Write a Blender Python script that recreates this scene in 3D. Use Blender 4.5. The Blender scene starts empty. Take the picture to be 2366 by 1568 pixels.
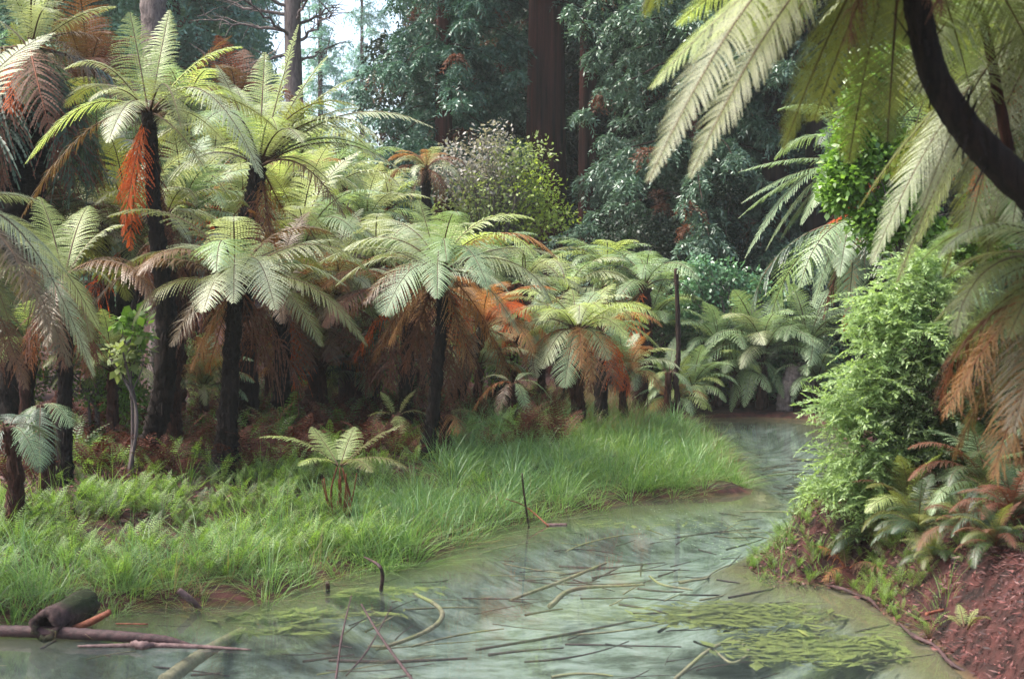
import bpy, math
import numpy as np
from mathutils import Vector
R = math.radians
SC = bpy.context.scene
COL = SC.collection
# ------------------------------------------------------------------ camera
H = 2.4                       # eye height above the water
PITCH = math.atan(90 / 3286.0)
cam = bpy.data.objects.new('camera', bpy.data.cameras.new('camera'))
COL.objects.link(cam)
cam.location = (0, 0, H)
cam.rotation_euler = (math.pi / 2 - PITCH, 0, 0)
cam.data.lens = 50; cam.data.sensor_width = 36
cam.data.clip_end = 2000
cam.data.dof.use_dof = True
cam.data.dof.focus_distance = 20.0
cam.data.dof.aperture_fstop = 3.4
SC.camera = cam
# ------------------------------------------------------------------ light
SUN_EL, SUN_AZ = R(58), R(-88)          # azimuth from +Y (away from the camera) towards +X
w = bpy.data.worlds.new("World"); SC.world = w; w.use_nodes = True
nt = w.node_tree
sky = nt.nodes.new('ShaderNodeTexSky'); sky.sky_type = 'NISHITA'; sky.sun_disc = False
sky.sun_elevation = SUN_EL; sky.sun_rotation = SUN_AZ
sky.air_density = 1.0; sky.dust_density = 4.0; sky.ozone_density = 0.6
nt.links.new(sky.outputs[0], nt.nodes['Background'].inputs[0])
nt.nodes['Background'].inputs[1].default_value = 0.125
sl = bpy.data.lights.new('sun', 'SUN'); sl.energy = 2.6; sl.angle = R(32); sl.color = (1, .96, .88)
so = bpy.data.objects.new('sun', sl); COL.objects.link(so)
sd = Vector((math.sin(SUN_AZ) * math.cos(SUN_EL), math.cos(SUN_AZ) * math.cos(SUN_EL), math.sin(SUN_EL)))
so.rotation_euler = sd.to_track_quat('Z', 'Y').to_euler()
so.location = (0, 0, 60)
SC.view_settings.view_transform = 'Standard'; SC.view_settings.look = 'None'
SC.view_settings.exposure = 2.05; SC.view_settings.gamma = 1
SC.view_settings.use_curve_mapping = False
SC.render.engine = 'CYCLES'
cy = SC.cycles
cy.use_denoising = True
cy.max_bounces = 6; cy.diffuse_bounces = 3; cy.glossy_bounces = 3; cy.transmission_bounces = 4
cy.transparent_max_bounces = 8; cy.volume_bounces = 0
cy.sample_clamp_indirect = 4
HAZE = .0005                   # density of the forest air
# ------------------------------------------------------------------ pixel -> world (photo seen as 2366 x 1568)
FP = 50 / 36 * 2366
CP, SP = math.cos(PITCH), math.sin(PITCH)
def at(px, py, D):
    a, b = px - 1183, 784 - py
    d = np.array([a, CP * FP + SP * b, -SP * FP + CP * b]); d *= D / d[1]
    return np.array([0, 0, H]) + d
def onz(px, py, z=0.0):
    a, b = px - 1183, 784 - py
    d = np.array([a, CP * FP + SP * b, -SP * FP + CP * b]); d *= (z - H) / d[2]
    return np.array([0, 0, H]) + d
# ------------------------------------------------------------------ materials
def new_mat(name):
    m = bpy.data.materials.new(name); m.use_nodes = True
    return m, m.node_tree, m.node_tree.nodes['Principled BSDF'], m.node_tree.nodes['Material Output']
def N(nt, t, **k):
    n = nt.nodes.new(t)
    for a, b in k.items(): setattr(n, a, b)
    return n
def ramp(nt, fac, stops):
    r = N(nt, 'ShaderNodeValToRGB'); e = r.color_ramp.elements
    while len(e) < len(stops): e.new(.5)
    for i, (p, c) in enumerate(stops):
        e[i].position = p; e[i].color = (c[0], c[1], c[2], 1)
    nt.links.new(fac, r.inputs[0]); return r.outputs[0]
def leaf_mat(name, c0, c1, c2=None, trans=.35, rough=.42, spec=.5, patch=1.2, island=.45, tint=None):
    """leaf: mixes c0..c1 by leaflet and by patch, some plants' objects shifted towards c2"""
    m, nt, p, out = new_mat(name); L = nt.links.new
    geo = N(nt, 'ShaderNodeNewGeometry'); oi = N(nt, 'ShaderNodeObjectInfo')
    no = N(nt, 'ShaderNodeTexNoise'); no.inputs['Scale'].default_value = patch; no.inputs['Detail'].default_value = 2
    L(geo.outputs['Position'], no.inputs['Vector'])
    mx = N(nt, 'ShaderNodeMath', operation='MULTIPLY_ADD'); mx.inputs[1].default_value = island
    L(geo.outputs['Random Per Island'], mx.inputs[0])
    sc = N(nt, 'ShaderNodeMath', operation='MULTIPLY'); sc.inputs[1].default_value = 1 - island
    L(no.outputs[0], sc.inputs[0]); L(sc.outputs[0], mx.inputs[2])
    col = ramp(nt, mx.outputs[0], [(.2, c0), (.8, c1)])
    if c2:
        mi = N(nt, 'ShaderNodeMix', data_type='RGBA')
        rr = ramp(nt, oi.outputs['Random'], [(.3, (0, 0, 0)), (1, (1, 1, 1))])
        L(rr, mi.inputs[0]); L(col, mi.inputs[6]); mi.inputs[7].default_value = (*c2, 1); col = mi.outputs[2]
    L(col, p.inputs['Base Color']); p.inputs['Roughness'].default_value = rough
    p.inputs['Specular IOR Level'].default_value = spec
    tr = N(nt, 'ShaderNodeBsdfTranslucent')
    tg = N(nt, 'ShaderNodeMix', data_type='RGBA', blend_type='MULTIPLY'); tg.inputs[0].default_value = 1
    L(col, tg.inputs[6]); tg.inputs[7].default_value = tint or (1.35, 1.38, .85, 1); L(tg.outputs[2], tr.inputs[0])
    ms = N(nt, 'ShaderNodeMixShader'); ms.inputs[0].default_value = trans
    L(p.outputs[0], ms.inputs[1]); L(tr.outputs[0], ms.inputs[2]); L(ms.outputs[0], out.inputs[0])
    return m
def bark_mat(name, c0, c1, scale=(14, 14, 1.6), bump=.6, rough=.95, moss=None):
    m, nt, p, out = new_mat(name); L = nt.links.new
    tc = N(nt, 'ShaderNodeTexCoord'); mp = N(nt, 'ShaderNodeMapping'); mp.inputs['Scale'].default_value = scale
    L(tc.outputs['Object'], mp.inputs[0])
    no = N(nt, 'ShaderNodeTexNoise'); no.inputs['Scale'].default_value = 1; no.inputs['Detail'].default_value = 6
    no.inputs['Roughness'].default_value = .65; L(mp.outputs[0], no.inputs['Vector'])
    col = ramp(nt, no.outputs[0], [(.33, c0), (.68, c1)])
    if moss:
        n2 = N(nt, 'ShaderNodeTexNoise'); n2.inputs['Scale'].default_value = 2.2; n2.inputs['Detail'].default_value = 5
        L(tc.outputs['Object'], n2.inputs['Vector'])
        mi = N(nt, 'ShaderNodeMix', data_type='RGBA'); L(ramp(nt, n2.outputs[0], [(.5, (0, 0, 0)), (.62, (1, 1, 1))]), mi.inputs[0])
        L(col, mi.inputs[6]); mi.inputs[7].default_value = (*moss, 1); col = mi.outputs[2]
    L(col, p.inputs['Base Color']); p.inputs['Roughness'].default_value = rough; p.inputs['Specular IOR Level'].default_value = .2
    b = N(nt, 'ShaderNodeBump'); b.inputs['Strength'].default_value = bump; b.inputs['Distance'].default_value = .03
    L(no.outputs[0], b.inputs['Height']); L(b.outputs[0], p.inputs['Normal'])
    return m
M = {}
M['lime'] = leaf_mat('frond_lime', (.20, .26, .075), (.37, .43, .18), (.29, .35, .12), trans=.45, rough=.45)
M['pale'] = leaf_mat('frond_pale', (.20, .23, .11), (.40, .43, .28), (.28, .31, .17), trans=.35, rough=.48, spec=.6)
M['mint'] = leaf_mat('frond_mint', (.11, .18, .085), (.27, .36, .20), (.17, .24, .11), trans=.35, rough=.48, spec=.6)
M['olive'] = leaf_mat('frond_olive', (.075, .09, .022), (.17, .18, .05), (.12, .13, .04), trans=.4, rough=.48, spec=.6)
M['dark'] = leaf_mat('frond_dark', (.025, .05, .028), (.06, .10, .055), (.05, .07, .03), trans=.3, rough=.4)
M['bronze'] = leaf_mat('frond_bronze', (.07, .035, .018), (.17, .10, .045), (.10, .08, .03), trans=.3, rough=.45, tint=(1.4, 1.1, .7, 1))
M['dead'] = leaf_mat('frond_dead_brown', (.045, .022, .015), (.16, .068, .042), (.13, .075, .045), trans=.3, rough=.7, spec=.25, tint=(1.5, 1.0, .7, 1))
M['orange'] = leaf_mat('frond_dead_orange', (.30, .05, .012), (.55, .14, .03), (.42, .09, .02), trans=.4, rough=.7, spec=.25, tint=(1.5, 1.1, .7, 1))
M['tan'] = leaf_mat('frond_dead_tan', (.16, .085, .03), (.32, .18, .07), (.24, .11, .04), trans=.4, rough=.65, spec=.3, tint=(1.4, 1.1, .7, 1))
M['rachis'] = bark_mat('rachis_brown', (.035, .018, .010), (.085, .045, .02), bump=.1, rough=.6)
M['rachis_dead'] = bark_mat('rachis_dead', (.07, .02, .01), (.16, .05, .02), bump=.1, rough=.7)
M['fern_trunk'] = bark_mat('fern_trunk', (.005, .004, .0035), (.022, .013, .010), (30, 30, 5), 1.0)
M['fern_trunk_red'] = bark_mat('fern_trunk_red', (.012, .006, .005), (.075, .028, .018), (26, 26, 4), 1.0)
M['fern_trunk_moss'] = bark_mat('fern_trunk_moss', (.010, .007, .006), (.05, .035, .028), (26, 26, 4), 1.0, moss=(.05, .065, .04))
M['redwood_bark'] = bark_mat('redwood_bark', (.008, .004, .0035), (.085, .024, .018), (7, 7, .35), 1.0)
M['dark_bark'] = bark_mat('dark_bark', (.012, .007, .006), (.06, .035, .027), (9, 9, .8), .8)
M['grey_bark'] = bark_mat('grey_bark', (.06, .045, .045), (.20, .16, .145), (16, 16, 3), .8)
M['log_bark'] = bark_mat('log_bark', (.015, .009, .008), (.075, .045, .042), (10, 10, 10), 1.0, moss=(.025, .03, .012))
M['stick'] = bark_mat('stick_bark', (.05, .028, .025), (.16, .10, .095), (20, 20, 20), .5, rough=.6)
M['stick_dark'] = bark_mat('stick_dark', (.02, .012, .012), (.07, .035, .035), (20, 20, 20), .5, rough=.6)
M['stick_red'] = bark_mat('stick_red', (.10, .028, .016), (.25, .085, .045), (20, 20, 20), .5, rough=.6)
M['bleached'] = bark_mat('bleached_wood', (.30, .24, .22), (.62, .55, .52), (12, 12, 12), .4, rough=.35)
M['sunken'] = bark_mat('sunken_wood', (.11, .09, .055), (.27, .23, .15), (12, 12, 12), .4, rough=.8, moss=(.20, .20, .08))
M['redwood_leaf'] = leaf_mat('redwood_spray', (.022, .060, .042), (.105, .20, .145), (.04, .10, .06), trans=.2, rough=.42, spec=.6, patch=.9, tint=(1.2, 1.4, .9, 1))
M['redwood_leaf2'] = leaf_mat('redwood_spray_grey', (.035, .07, .045), (.19, .28, .20), (.05, .11, .06), trans=.2, rough=.4, spec=.7, patch=.9, tint=(1.2, 1.4, .9, 1))
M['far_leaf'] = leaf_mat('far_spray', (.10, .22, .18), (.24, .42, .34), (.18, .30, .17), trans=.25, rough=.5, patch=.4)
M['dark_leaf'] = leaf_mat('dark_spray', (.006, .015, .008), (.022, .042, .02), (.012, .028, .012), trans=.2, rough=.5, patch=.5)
M['shrub_leaf'] = leaf_mat('shrub_leaf', (.11, .15, .05), (.30, .36, .13), None, trans=.4, rough=.5, spec=.4, patch=1.6)
M['shrub_grey'] = leaf_mat('shrub_grey', (.15, .14, .12), (.34, .32, .28), None, trans=.3, rough=.5, spec=.4, patch=2)
M['yellow_leaf'] = leaf_mat('yellow_leaf', (.15, .22, .03), (.34, .42, .07), None, trans=.45, rough=.4, patch=2)
M['glossy_leaf'] = leaf_mat('glossy_leaf', (.05, .14, .06), (.15, .29, .14), None, trans=.2, rough=.3, spec=.8, patch=2)
M['bright_leaf'] = leaf_mat('bright_leaf', (.07, .15, .02), (.20, .34, .06), None, trans=.45, rough=.35, spec=.7, patch=2)
M['soft_leaf'] = leaf_mat('soft_leaf', (.14, .21, .075), (.30, .41, .17), None, trans=.45, rough=.5, patch=1.4)
M['soft_dark'] = leaf_mat('soft_dark', (.035, .06, .02), (.10, .14, .05), None, trans=.4, rough=.5, patch=1.4)
M['grass'] = leaf_mat('grass_blade', (.06, .14, .03), (.20, .31, .095), None, trans=.4, rough=.4, patch=.9, island=.5)
M['grass_dry'] = leaf_mat('grass_dry', (.10, .07, .03), (.26, .19, .09), None, trans=.35, rough=.5, patch=2)
M['low_fern'] = leaf_mat('low_fern', (.05, .12, .02), (.21, .32, .07), None, trans=.45, rough=.5, patch=.8, island=.4)
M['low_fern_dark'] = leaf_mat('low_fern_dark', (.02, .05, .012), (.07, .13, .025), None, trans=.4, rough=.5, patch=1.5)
M['litter_frond'] = leaf_mat('litter_frond', (.02, .008, .006), (.13, .042, .024), None, trans=.2, rough=.8, spec=.2, patch=3, tint=(1.4, 1., .7, 1))
M['grass_lime'] = leaf_mat('grass_lime', (.10, .20, .03), (.24, .34, .07), None, trans=.4, rough=.45, patch=1.2)
M['black_bark'] = bark_mat('black_bark', (.008, .005, .005), (.035, .018, .016), (9, 9, .8), .8)
M['pale_litter'] = leaf_mat('pale_litter', (.07, .03, .028), (.22, .12, .11), None, trans=.1, rough=.6, spec=.4, patch=2, island=.7)
M['litter'] = leaf_mat('litter', (.014, .006, .006), (.12, .038, .033), None, trans=.1, rough=.7, spec=.4, patch=2, island=.7)
# ------------------------------------------------------------------ mesh helpers
def quads(name, V, F, mats, fm=None, smooth=False):
    V = np.ascontiguousarray(V, dtype=np.float32).reshape(-1, 3); F = np.ascontiguousarray(F, dtype=np.int32).reshape(-1, 4)
    me = bpy.data.meshes.new(name)
    me.vertices.add(len(V)); me.vertices.foreach_set('co', V.ravel())
    me.loops.add(F.size); me.loops.foreach_set('vertex_index', F.ravel())
    me.polygons.add(len(F)); me.polygons.foreach_set('loop_start', np.arange(0, F.size, 4, dtype=np.int32))
    me.polygons.foreach_set('loop_total', np.full(len(F), 4, np.int32))
    if fm is not None: me.polygons.foreach_set('material_index', np.ascontiguousarray(fm, dtype=np.int32))
    if smooth: me.polygons.foreach_set('use_smooth', np.ones(len(F), bool))
    for m in mats: me.materials.append(m)
    me.update(calc_edges=True)
    return me
class Geo:
    def __init__(s): s.V = []; s.F = []; s.M = []; s.n = 0
    def add(s, V, F, m=0):
        V = np.asarray(V, dtype=np.float64).reshape(-1, 3); F = np.asarray(F).reshape(-1, 4)
        s.V.append(V); s.F.append(F + s.n); s.M.append(np.full(len(F), m)); s.n += len(V)
    def soup(s, Q, m=0):            # Q: (...,4,3) loose quads
        Q = np.asarray(Q).reshape(-1, 4, 3); s.add(Q.reshape(-1, 3), np.arange(len(Q) * 4).reshape(-1, 4), m)
    def mesh(s, name, mats, smooth=False, off=None):
        V = np.concatenate(s.V)
        if off is not None: V = V - np.asarray(off)
        return quads(name, V, np.concatenate(s.F), mats, np.concatenate(s.M), smooth)
def link(name, me, parent=None, loc=(0, 0, 0), label=None, cat=None, group=None, kind=None):
    o = bpy.data.objects.new(name, me); COL.objects.link(o); o.location = [float(q) for q in loc]
    if parent is not None: o.parent = parent
    return tag(o, label, cat, group, kind)
def tag(o, label=None, cat=None, group=None, kind=None):
    for k, v in (('label', label), ('category', cat), ('group', group), ('kind', kind)):
        if v: o[k] = v
    return o
def norm(v): return v / np.maximum(np.linalg.norm(v, axis=-1, keepdims=True), 1e-9)
def tube(g, P, r, sides=8, m=0, rough=0.0, rng=None, cap=True):
    """tube along the points P with radius r per point; rough = relative raggedness"""
    P = np.asarray(P, float); n = len(P); r = np.broadcast_to(np.asarray(r, float), (n,))
    T = norm(np.gradient(P, axis=0)); ref = np.array([0., 0, 1]) if abs(T[:, 2]).mean() < .8 else np.array([0., 1, 0])
    A = norm(np.cross(T, ref)); B = np.cross(T, A)
    a = np.linspace(0, 2 * math.pi, sides, endpoint=False)
    rr = r[:, None] * np.ones((1, sides))
    if rough and rng is not None:
        ridge = rng.normal(0, 1, (1, sides)); rr = rr * (1 + rough * (.6 * ridge + .7 * rng.normal(0, 1, (n, sides))))
    V = P[:, None] + rr[..., None] * (np.cos(a)[None, :, None] * A[:, None] + np.sin(a)[None, :, None] * B[:, None])
    i = np.arange(n - 1)[:, None] * sides; j = np.arange(sides)[None]; k = (j + 1) % sides
    F = np.stack([i + j, i + k, i + sides + k, i + sides + j], -1).reshape(-1, 4)
    V = V.reshape(-1, 3)
    if cap:
        c0 = len(V); V = np.vstack([V, P[:1], P[-1:]]); jj = np.arange(0, sides, 2)
        F = np.vstack([F, np.stack([np.full_like(jj, c0), (jj + 2) % sides, (jj + 1) % sides, jj], -1),
                       np.stack([np.full_like(jj, c0 + 1), (n - 1) * sides + jj, (n - 1) * sides + (jj + 1) % sides, (n - 1) * sides + (jj + 2) % sides], -1)])
    g.add(V, F, m)
def spline(P, n):
    P = np.asarray(P, float)
    if len(P) == 2: t = np.linspace(0, 1, n)[:, None]; return P[0] * (1 - t) + P[1] * t
    Q = np.vstack([2 * P[0] - P[1], P, 2 * P[-1] - P[-2]]); out = []
    for u in np.linspace(0, len(P) - 1 - 1e-6, n):
        i = int(u); f = u - i; a, b, c, d = Q[i], Q[i + 1], Q[i + 2], Q[i + 3]
        out.append(.5 * (2 * b + (c - a) * f + (2 * a - 5 * b + 4 * c - d) * f * f + (3 * b - a - 3 * c + d) * f ** 3))
    return np.array(out)
# ------------------------------------------------------------------ fern fronds
def frond(g, C, S, W, n=34, K=9, droop=.35, rng=None, r0=.012, ragged=0., stalk=.12, fwd=.35, m_leaf=1, m_stem=0, fold=.15, plf=.40):
    """C: curve points (crown -> tip), S: sideways unit vector. Pinnae of toothed pinnules on both sides."""
    C = np.asarray(C, float); S = norm(np.asarray(S, float))
    seg = np.linalg.norm(np.diff(C, axis=0), axis=1); cum = np.r_[0, np.cumsum(seg)]; L = cum[-1]
    u = np.linspace(stalk, .985, n); s = u * L
    Pt = np.stack([np.interp(s, cum, C[:, k]) for k in range(3)], -1)
    Tc = norm(np.gradient(C, axis=0)); T = norm(np.stack([np.interp(s, cum, Tc[:, k]) for k in range(3)], -1))
    x = (u - stalk) / (1 - stalk)
    prof = np.minimum(1, (x * 2.6 + .28)) ** .8 * (1 - np.clip((x - .42) / .58, 0, 1) ** 1.7 * .93)
    side = np.array([-1., 1.])[:, None]
    f = fwd + .35 * x[None] + rng.normal(0, .05 + .25 * ragged, (2, n))
    ln = W * prof[None] * (1 + rng.normal(0, .05 + .25 * ragged, (2, n)))
    if ragged: ln = ln * (rng.random((2, n)) > .12 * ragged)
    Nn = norm(np.cross(S[None], T)); Nn *= np.where(Nn[:, 2:] < -.2, -1, 1)
    d0 = side[..., None] * S[None, None] * np.cos(f)[..., None] + T[None] * np.sin(f)[..., None]
    d0 = norm(d0 + fold * Nn[None] + rng.normal(0, .03 + .3 * ragged, (2, n, 3)))
    sg = np.linspace(0, 1, K + 1)
    dn = np.array([0, 0, -1.]) * (droop * (1 + rng.normal(0, .15, (2, n, 1))))
    pos = Pt[None, :, None] + ln[..., None, None] * (d0[:, :, None] * sg[None, None, :, None] + dn[:, :, None] * (sg ** 2)[None, None, :, None])
    d = norm(pos[:, :, 1:] - pos[:, :, :-1]); base = pos[:, :, :-1]; nxt = pos[:, :, 1:]
    w = T[None, :, None] - (T[None, :, None] * d).sum(-1, keepdims=True) * d; w = norm(w)
    sp = L * (.985 - stalk) / n
    sj = (sg[:-1] + .5 / K)
    pl = sp * plf * (1 - sj ** 2.2 * .75)[None, None] * (1 + rng.normal(0, .1, (2, n, K)))
    st = np.linalg.norm(nxt - base, axis=-1)
    q = []
    nd = np.array([0, 0, -1.]) * .22
    for sgn in (-1, 1):
        ww = w * sgn + nd
        a = base; b = base + d * (st * .98)[..., None]
        c = base + ww * pl[..., None] + d * (st * 1.0)[..., None]; e = base + ww * (pl * .9)[..., None] + d * (st * .48)[..., None]
        q.append(np.stack([a, b, c, e], -2))
    g.soup(np.stack(q), m_leaf)
    k = max(8, int(len(C)))
    rr = r0 * (1 - .8 * np.linspace(0, 1, len(C))); rr[:2] *= 1.5
    tube(g, C, rr, 4, m_stem, cap=False)
def bez(P0, P1, P2, n=14):
    t = np.linspace(0, 1, n)[:, None]; return P0 * (1 - t) ** 2 + 2 * P1 * t * (1 - t) + P2 * t * t
def hero_frond(crown, tip, arch, W, rng, n, K, droop, ragged=0, r0=.012, twist=0.):
    v = tip - crown; L = np.linalg.norm(v); h = v.copy(); h[2] = 0; hl = np.linalg.norm(h)
    if hl < .18 * L: h = np.array([rng.normal(0, .25), -1, 0.]); 
    az = h / np.linalg.norm(h)
    P0 = crown + az * .03
    P1 = crown + .5 * v * np.array([1, 1, 0]) + np.array([0, 0, .5 * v[2] + arch * L * 1.3]) + az * (.12 * L if hl < .18 * L else 0)
    S = np.array([az[1], -az[0], 0]); S = norm(S + twist * np.array([0, 0, 1.]))
    C = bez(P0, P1, tip); g = Geo()
    LL = np.linalg.norm(np.diff(C, axis=0), axis=1).sum()
    frond(g, C, S, W or .19 * LL, n, K, droop, rng, r0, ragged)
    return g
STIFF = {'dead': (1.0, .8), 'orange': (.8, .55), 'tan': (.7, .5), 'bronze': (.5, .25)}
rngL = np.random.default_rng(7)
def lib_frond(a0, a1, seed, n, K, W=.2, droop=.35, ragged=0., r0=.008):
    rng = np.random.default_rng(seed); m = 14; t = np.linspace(0, 1, m)
    a = np.radians(a0 + (a1 - a0) * t ** 1.15 + rng.normal(0, 3)); ds = 1 / (m - 1)
    x = np.r_[0, np.cumsum(np.cos(a[:-1]) * ds)]; z = np.r_[0, np.cumsum(np.sin(a[:-1]) * ds)]
    y = .06 * rng.normal() * t ** 2
    g = Geo(); frond(g, np.stack([x, y, z], -1), np.array([0, 1., 0]), W, n, K, droop, rng, r0, ragged)
    return g.mesh('frond', [M['rachis'], M['lime']])
LIB = {}
def lib(kind, i, lod):
    key = (kind, i % 3, lod)
    if key not in LIB:
        a0, a1, dr, rg = {'up': (84, 22, .25, 0), 'mid': (70, -28, .35, 0), 'arch': (56, -58, .45, 0), 'low': (30, -74, .55, 0), 'hang': (-5, -84, .6, .3), 'dead': (-45, -88, .9, .8)}[kind]
        n, K = {'hi': (64, 18), 'mid': (42, 9), 'low': (32, 6)}[lod]
        LIB[key] = lib_frond(a0, a1, hash((kind, i % 3)) % 1000 if 0 else (ord(kind[0]) * 31 + ord(kind[1]) * 7 + (i % 3)), n, K, droop=dr, ragged=rg)
    return LIB[key]
def lib_part(root, crown_rel, kind, az, L, mat, lod, rng, name='frond', tilt=0.):
    o = bpy.data.objects.new(name, lib(kind, int(rng.integers(3)), lod)); COL.objects.link(o); o.parent = root
    o.location = [float(q) for q in crown_rel]
    o.rotation_euler = (float(rng.normal(0, .12)), tilt, az)
    o.scale = (L, L * (.9 + .3 * rng.random()), L)
    for sl_, mm in ((0, M['rachis_dead'] if mat in ('dead', 'orange') else M['rachis']), (1, M[mat])):
        o.material_slots[sl_].link = 'OBJECT'; o.material_slots[sl_].material = mm
    if mat in ('dead', 'orange', 'tan') : o.name = 'dead_frond'
    return o
def trunk_geo(P, r, rng, nubs=0, rough=.18, sides=14):
    g = Geo(); L = np.linalg.norm(np.diff(P, axis=0), axis=1).sum(); n = int(np.clip(L / .045, 8, 160))
    C = spline(P, n); rr = np.interp(np.linspace(0, 1, n), np.linspace(0, 1, len(r)), r)
    tube(g, C, rr, sides, 0, rough, rng)
    if nubs:                                    # stubs of old frond stalks and loose root fibres
        i = (rng.random(nubs) ** 1.0 * (n - 2)).astype(int); a = rng.random(nubs) * 6.283
        out = np.stack([np.cos(a), np.sin(a), np.zeros(nubs)], -1); b = C[i] + out * rr[i][:, None] * .85
        up = np.where(rng.random(nubs) < .6, 1., -1.)[:, None]
        ln = (.03 + .13 * rng.random(nubs) ** 2)[:, None]
        tip = b + out * ln * .7 + np.array([0, 0, 1.]) * up * ln
        sd_ = np.cross(out, [0, 0, 1.]) * .010
        g.soup(np.stack([b - sd_, b + sd_, tip + sd_ * .3, tip - sd_ * .3], 1))
    return g
# ------------------------------------------------------------------ ground height
sh = [onz(*p)[:2] for p in [(-1500, 1500), (-300, 1452), (0, 1440), (250, 1418), (420, 1402), (600, 1400), (690, 1352), (860, 1318), (1010, 1292), (1110, 1235), (1250, 1195),
      (1480, 1160), (1730, 1142), (1690, 1080), (1640, 1010), (1610, 968), (1760, 966), (1870, 970), (1950, 1010), (1975, 1100), (1900, 1190), (1790, 1275), (1720, 1305),
      (1780, 1345), (1960, 1362), (2080, 1440), (2260, 1568), (2520, 1800), (2750, 2300)]] + [np.array([5.0, -4.0]), np.array([-14.0, -4.0])]
POND = np.array(sh)
def sdist(x, y):
    """signed distance to the shore, + on land"""
    x = np.asarray(x, float); y = np.asarray(y, float); d = np.full(x.shape, 1e9); ins = np.zeros(x.shape, bool)
    n = len(POND)
    for i in range(n):
        a = POND[i]; b = POND[(i + 1) % n]; e = b - a; L2 = (e ** 2).sum()
        t = np.clip(((x - a[0]) * e[0] + (y - a[1]) * e[1]) / L2, 0, 1)
        d = np.minimum(d, np.hypot(x - a[0] - t * e[0], y - a[1] - t * e[1]))
        c = ((a[1] > y) != (b[1] > y)) & (x < (b[0] - a[0]) * (y - a[1]) / (b[1] - a[1] + 1e-12) + a[0]); ins ^= c
    return np.where(ins, -d, d)
def wob(x, y, s=1.0):
    return (np.sin(x * 1.3 * s + 1.1 * np.sin(y * .9 * s)) + np.sin(y * 1.7 * s + 1.3 * np.sin(x * 1.1 * s + 2)) + .6 * np.sin(x * 3.7 * s + y * 2.9 * s)) / 2.6
def sst(a, b, x): t = np.clip((x - a) / (b - a), 0, 1); return t * t * (3 - 2 * t)
def ground(x, y):
    x = np.asarray(x, float); y = np.asarray(y, float); d = sdist(x, y) + .10 * wob(x, y, 1.7)
    right = sst(0, 1, (x - 1.9 - 1.7 * sst(13.8, 16, y))) * sst(22, 17, y)
    land = .10 * sst(0, .25, d) + .28 * sst(.2, 3, d) + .010 * np.clip(d, 0, 40) + .04 * wob(x, y, 1.1) * sst(.3, 2, d)
    land = land + right * (.34 * sst(0, .5, d) + .42 * np.clip(d - .2, 0, 5))
    land = land + .09 * np.clip(y - 34, 0, 60) * sst(2, -12, x) + .02 * np.clip(y - 40, 0, 200)
    bed = -.42 * sst(0, 1.1, -d) - .02 + .03 * wob(x, y, 2.3)
    return np.where(d > 0, land, bed)
def hit(px, py):
    "distance at which the sight line through a photo pixel meets the ground"
    D = np.arange(6, 45, .05); q = np.array([at(px, py, d_) for d_ in D]); k = q[:, 2] <= ground(q[:, 0], q[:, 1])
    return float(D[np.argmax(k)]) if k.any() else 20.
def gz(x, y): return float(ground(np.array([x]), np.array([y]))[0])
def axis(a, b, f0, f1, fine, coarse):
    mid = np.arange(f0, f1, fine)
    def grow(start, end, sgn):
        o = []; s = fine; p = start
        while (p - end) * sgn < 0: s = min(s * 1.25, coarse); p += s * sgn; o.append(p)
        return o
    return np.array(sorted(grow(f0, a, -1)) + list(mid) + grow(f1, b, 1))
xs = axis(-400, 400, -9.5, 9, .11, 20); ys = axis(-60, 700, 4, 33, .13, 20)
X, Y = np.meshgrid(xs, ys, indexing='ij'); Z = ground(X, Y)
nx, ny = X.shape; ii = np.arange(nx - 1)[:, None] * ny + np.arange(ny - 1)[None]
GF = np.stack([ii, ii + ny, ii + ny + 1, ii + 1], -1)
m, nt, p, out = new_mat('forest_floor'); L_ = nt.links.new
geo = N(nt, 'ShaderNodeNewGeometry'); sx = N(nt, 'ShaderNodeSeparateXYZ'); L_(geo.outputs['Position'], sx.inputs[0])
no = N(nt, 'ShaderNodeTexNoise'); no.inputs['Scale'].default_value = 7; no.inputs['Detail'].default_value = 8; L_(geo.outputs['Position'], no.inputs['Vector'])
land = ramp(nt, no.outputs[0], [(.35, (.010, .005, .004)), (.7, (.055, .018, .015))])
n2 = N(nt, 'ShaderNodeTexNoise'); n2.inputs['Scale'].default_value = 2.6; n2.inputs['Detail'].default_value = 10; n2.inputs['Roughness'].default_value = .72; n2.inputs['Distortion'].default_value = .3
mp = N(nt, 'ShaderNodeMapping'); mp.inputs['Scale'].default_value = (1, 1.8, 1); L_(geo.outputs['Position'], mp.inputs[0]); L_(mp.outputs[0], n2.inputs['Vector'])
bed = ramp(nt, n2.outputs[0], [(.34, (.022, .028, .017)), (.45, (.075, .095, .07)), (.54, (.14, .17, .145)), (.70, (.22, .25, .23))])
f = N(nt, 'ShaderNodeMapRange'); f.inputs['From Min'].default_value = -.22; f.inputs['From Max'].default_value = -.04; L_(sx.outputs['Z'], f.inputs['Value'])
f2 = N(nt, 'ShaderNodeMapRange'); f2.inputs['From Min'].default_value = -2.2; f2.inputs['From Max'].default_value = -4.2; L_(sx.outputs['X'], f2.inputs['Value'])
mi0 = N(nt, 'ShaderNodeMix', data_type='RGBA'); L_(f2.outputs[0], mi0.inputs[0]); L_(bed, mi0.inputs[6]); mi0.inputs[7].default_value = (.05, .055, .035, 1)
mi1 = N(nt, 'ShaderNodeMix', data_type='RGBA'); L_(f.outputs[0], mi1.inputs[0]); L_(mi0.outputs[2], mi1.inputs[6]); mi1.inputs[7].default_value = (.085, .075, .03, 1)
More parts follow.
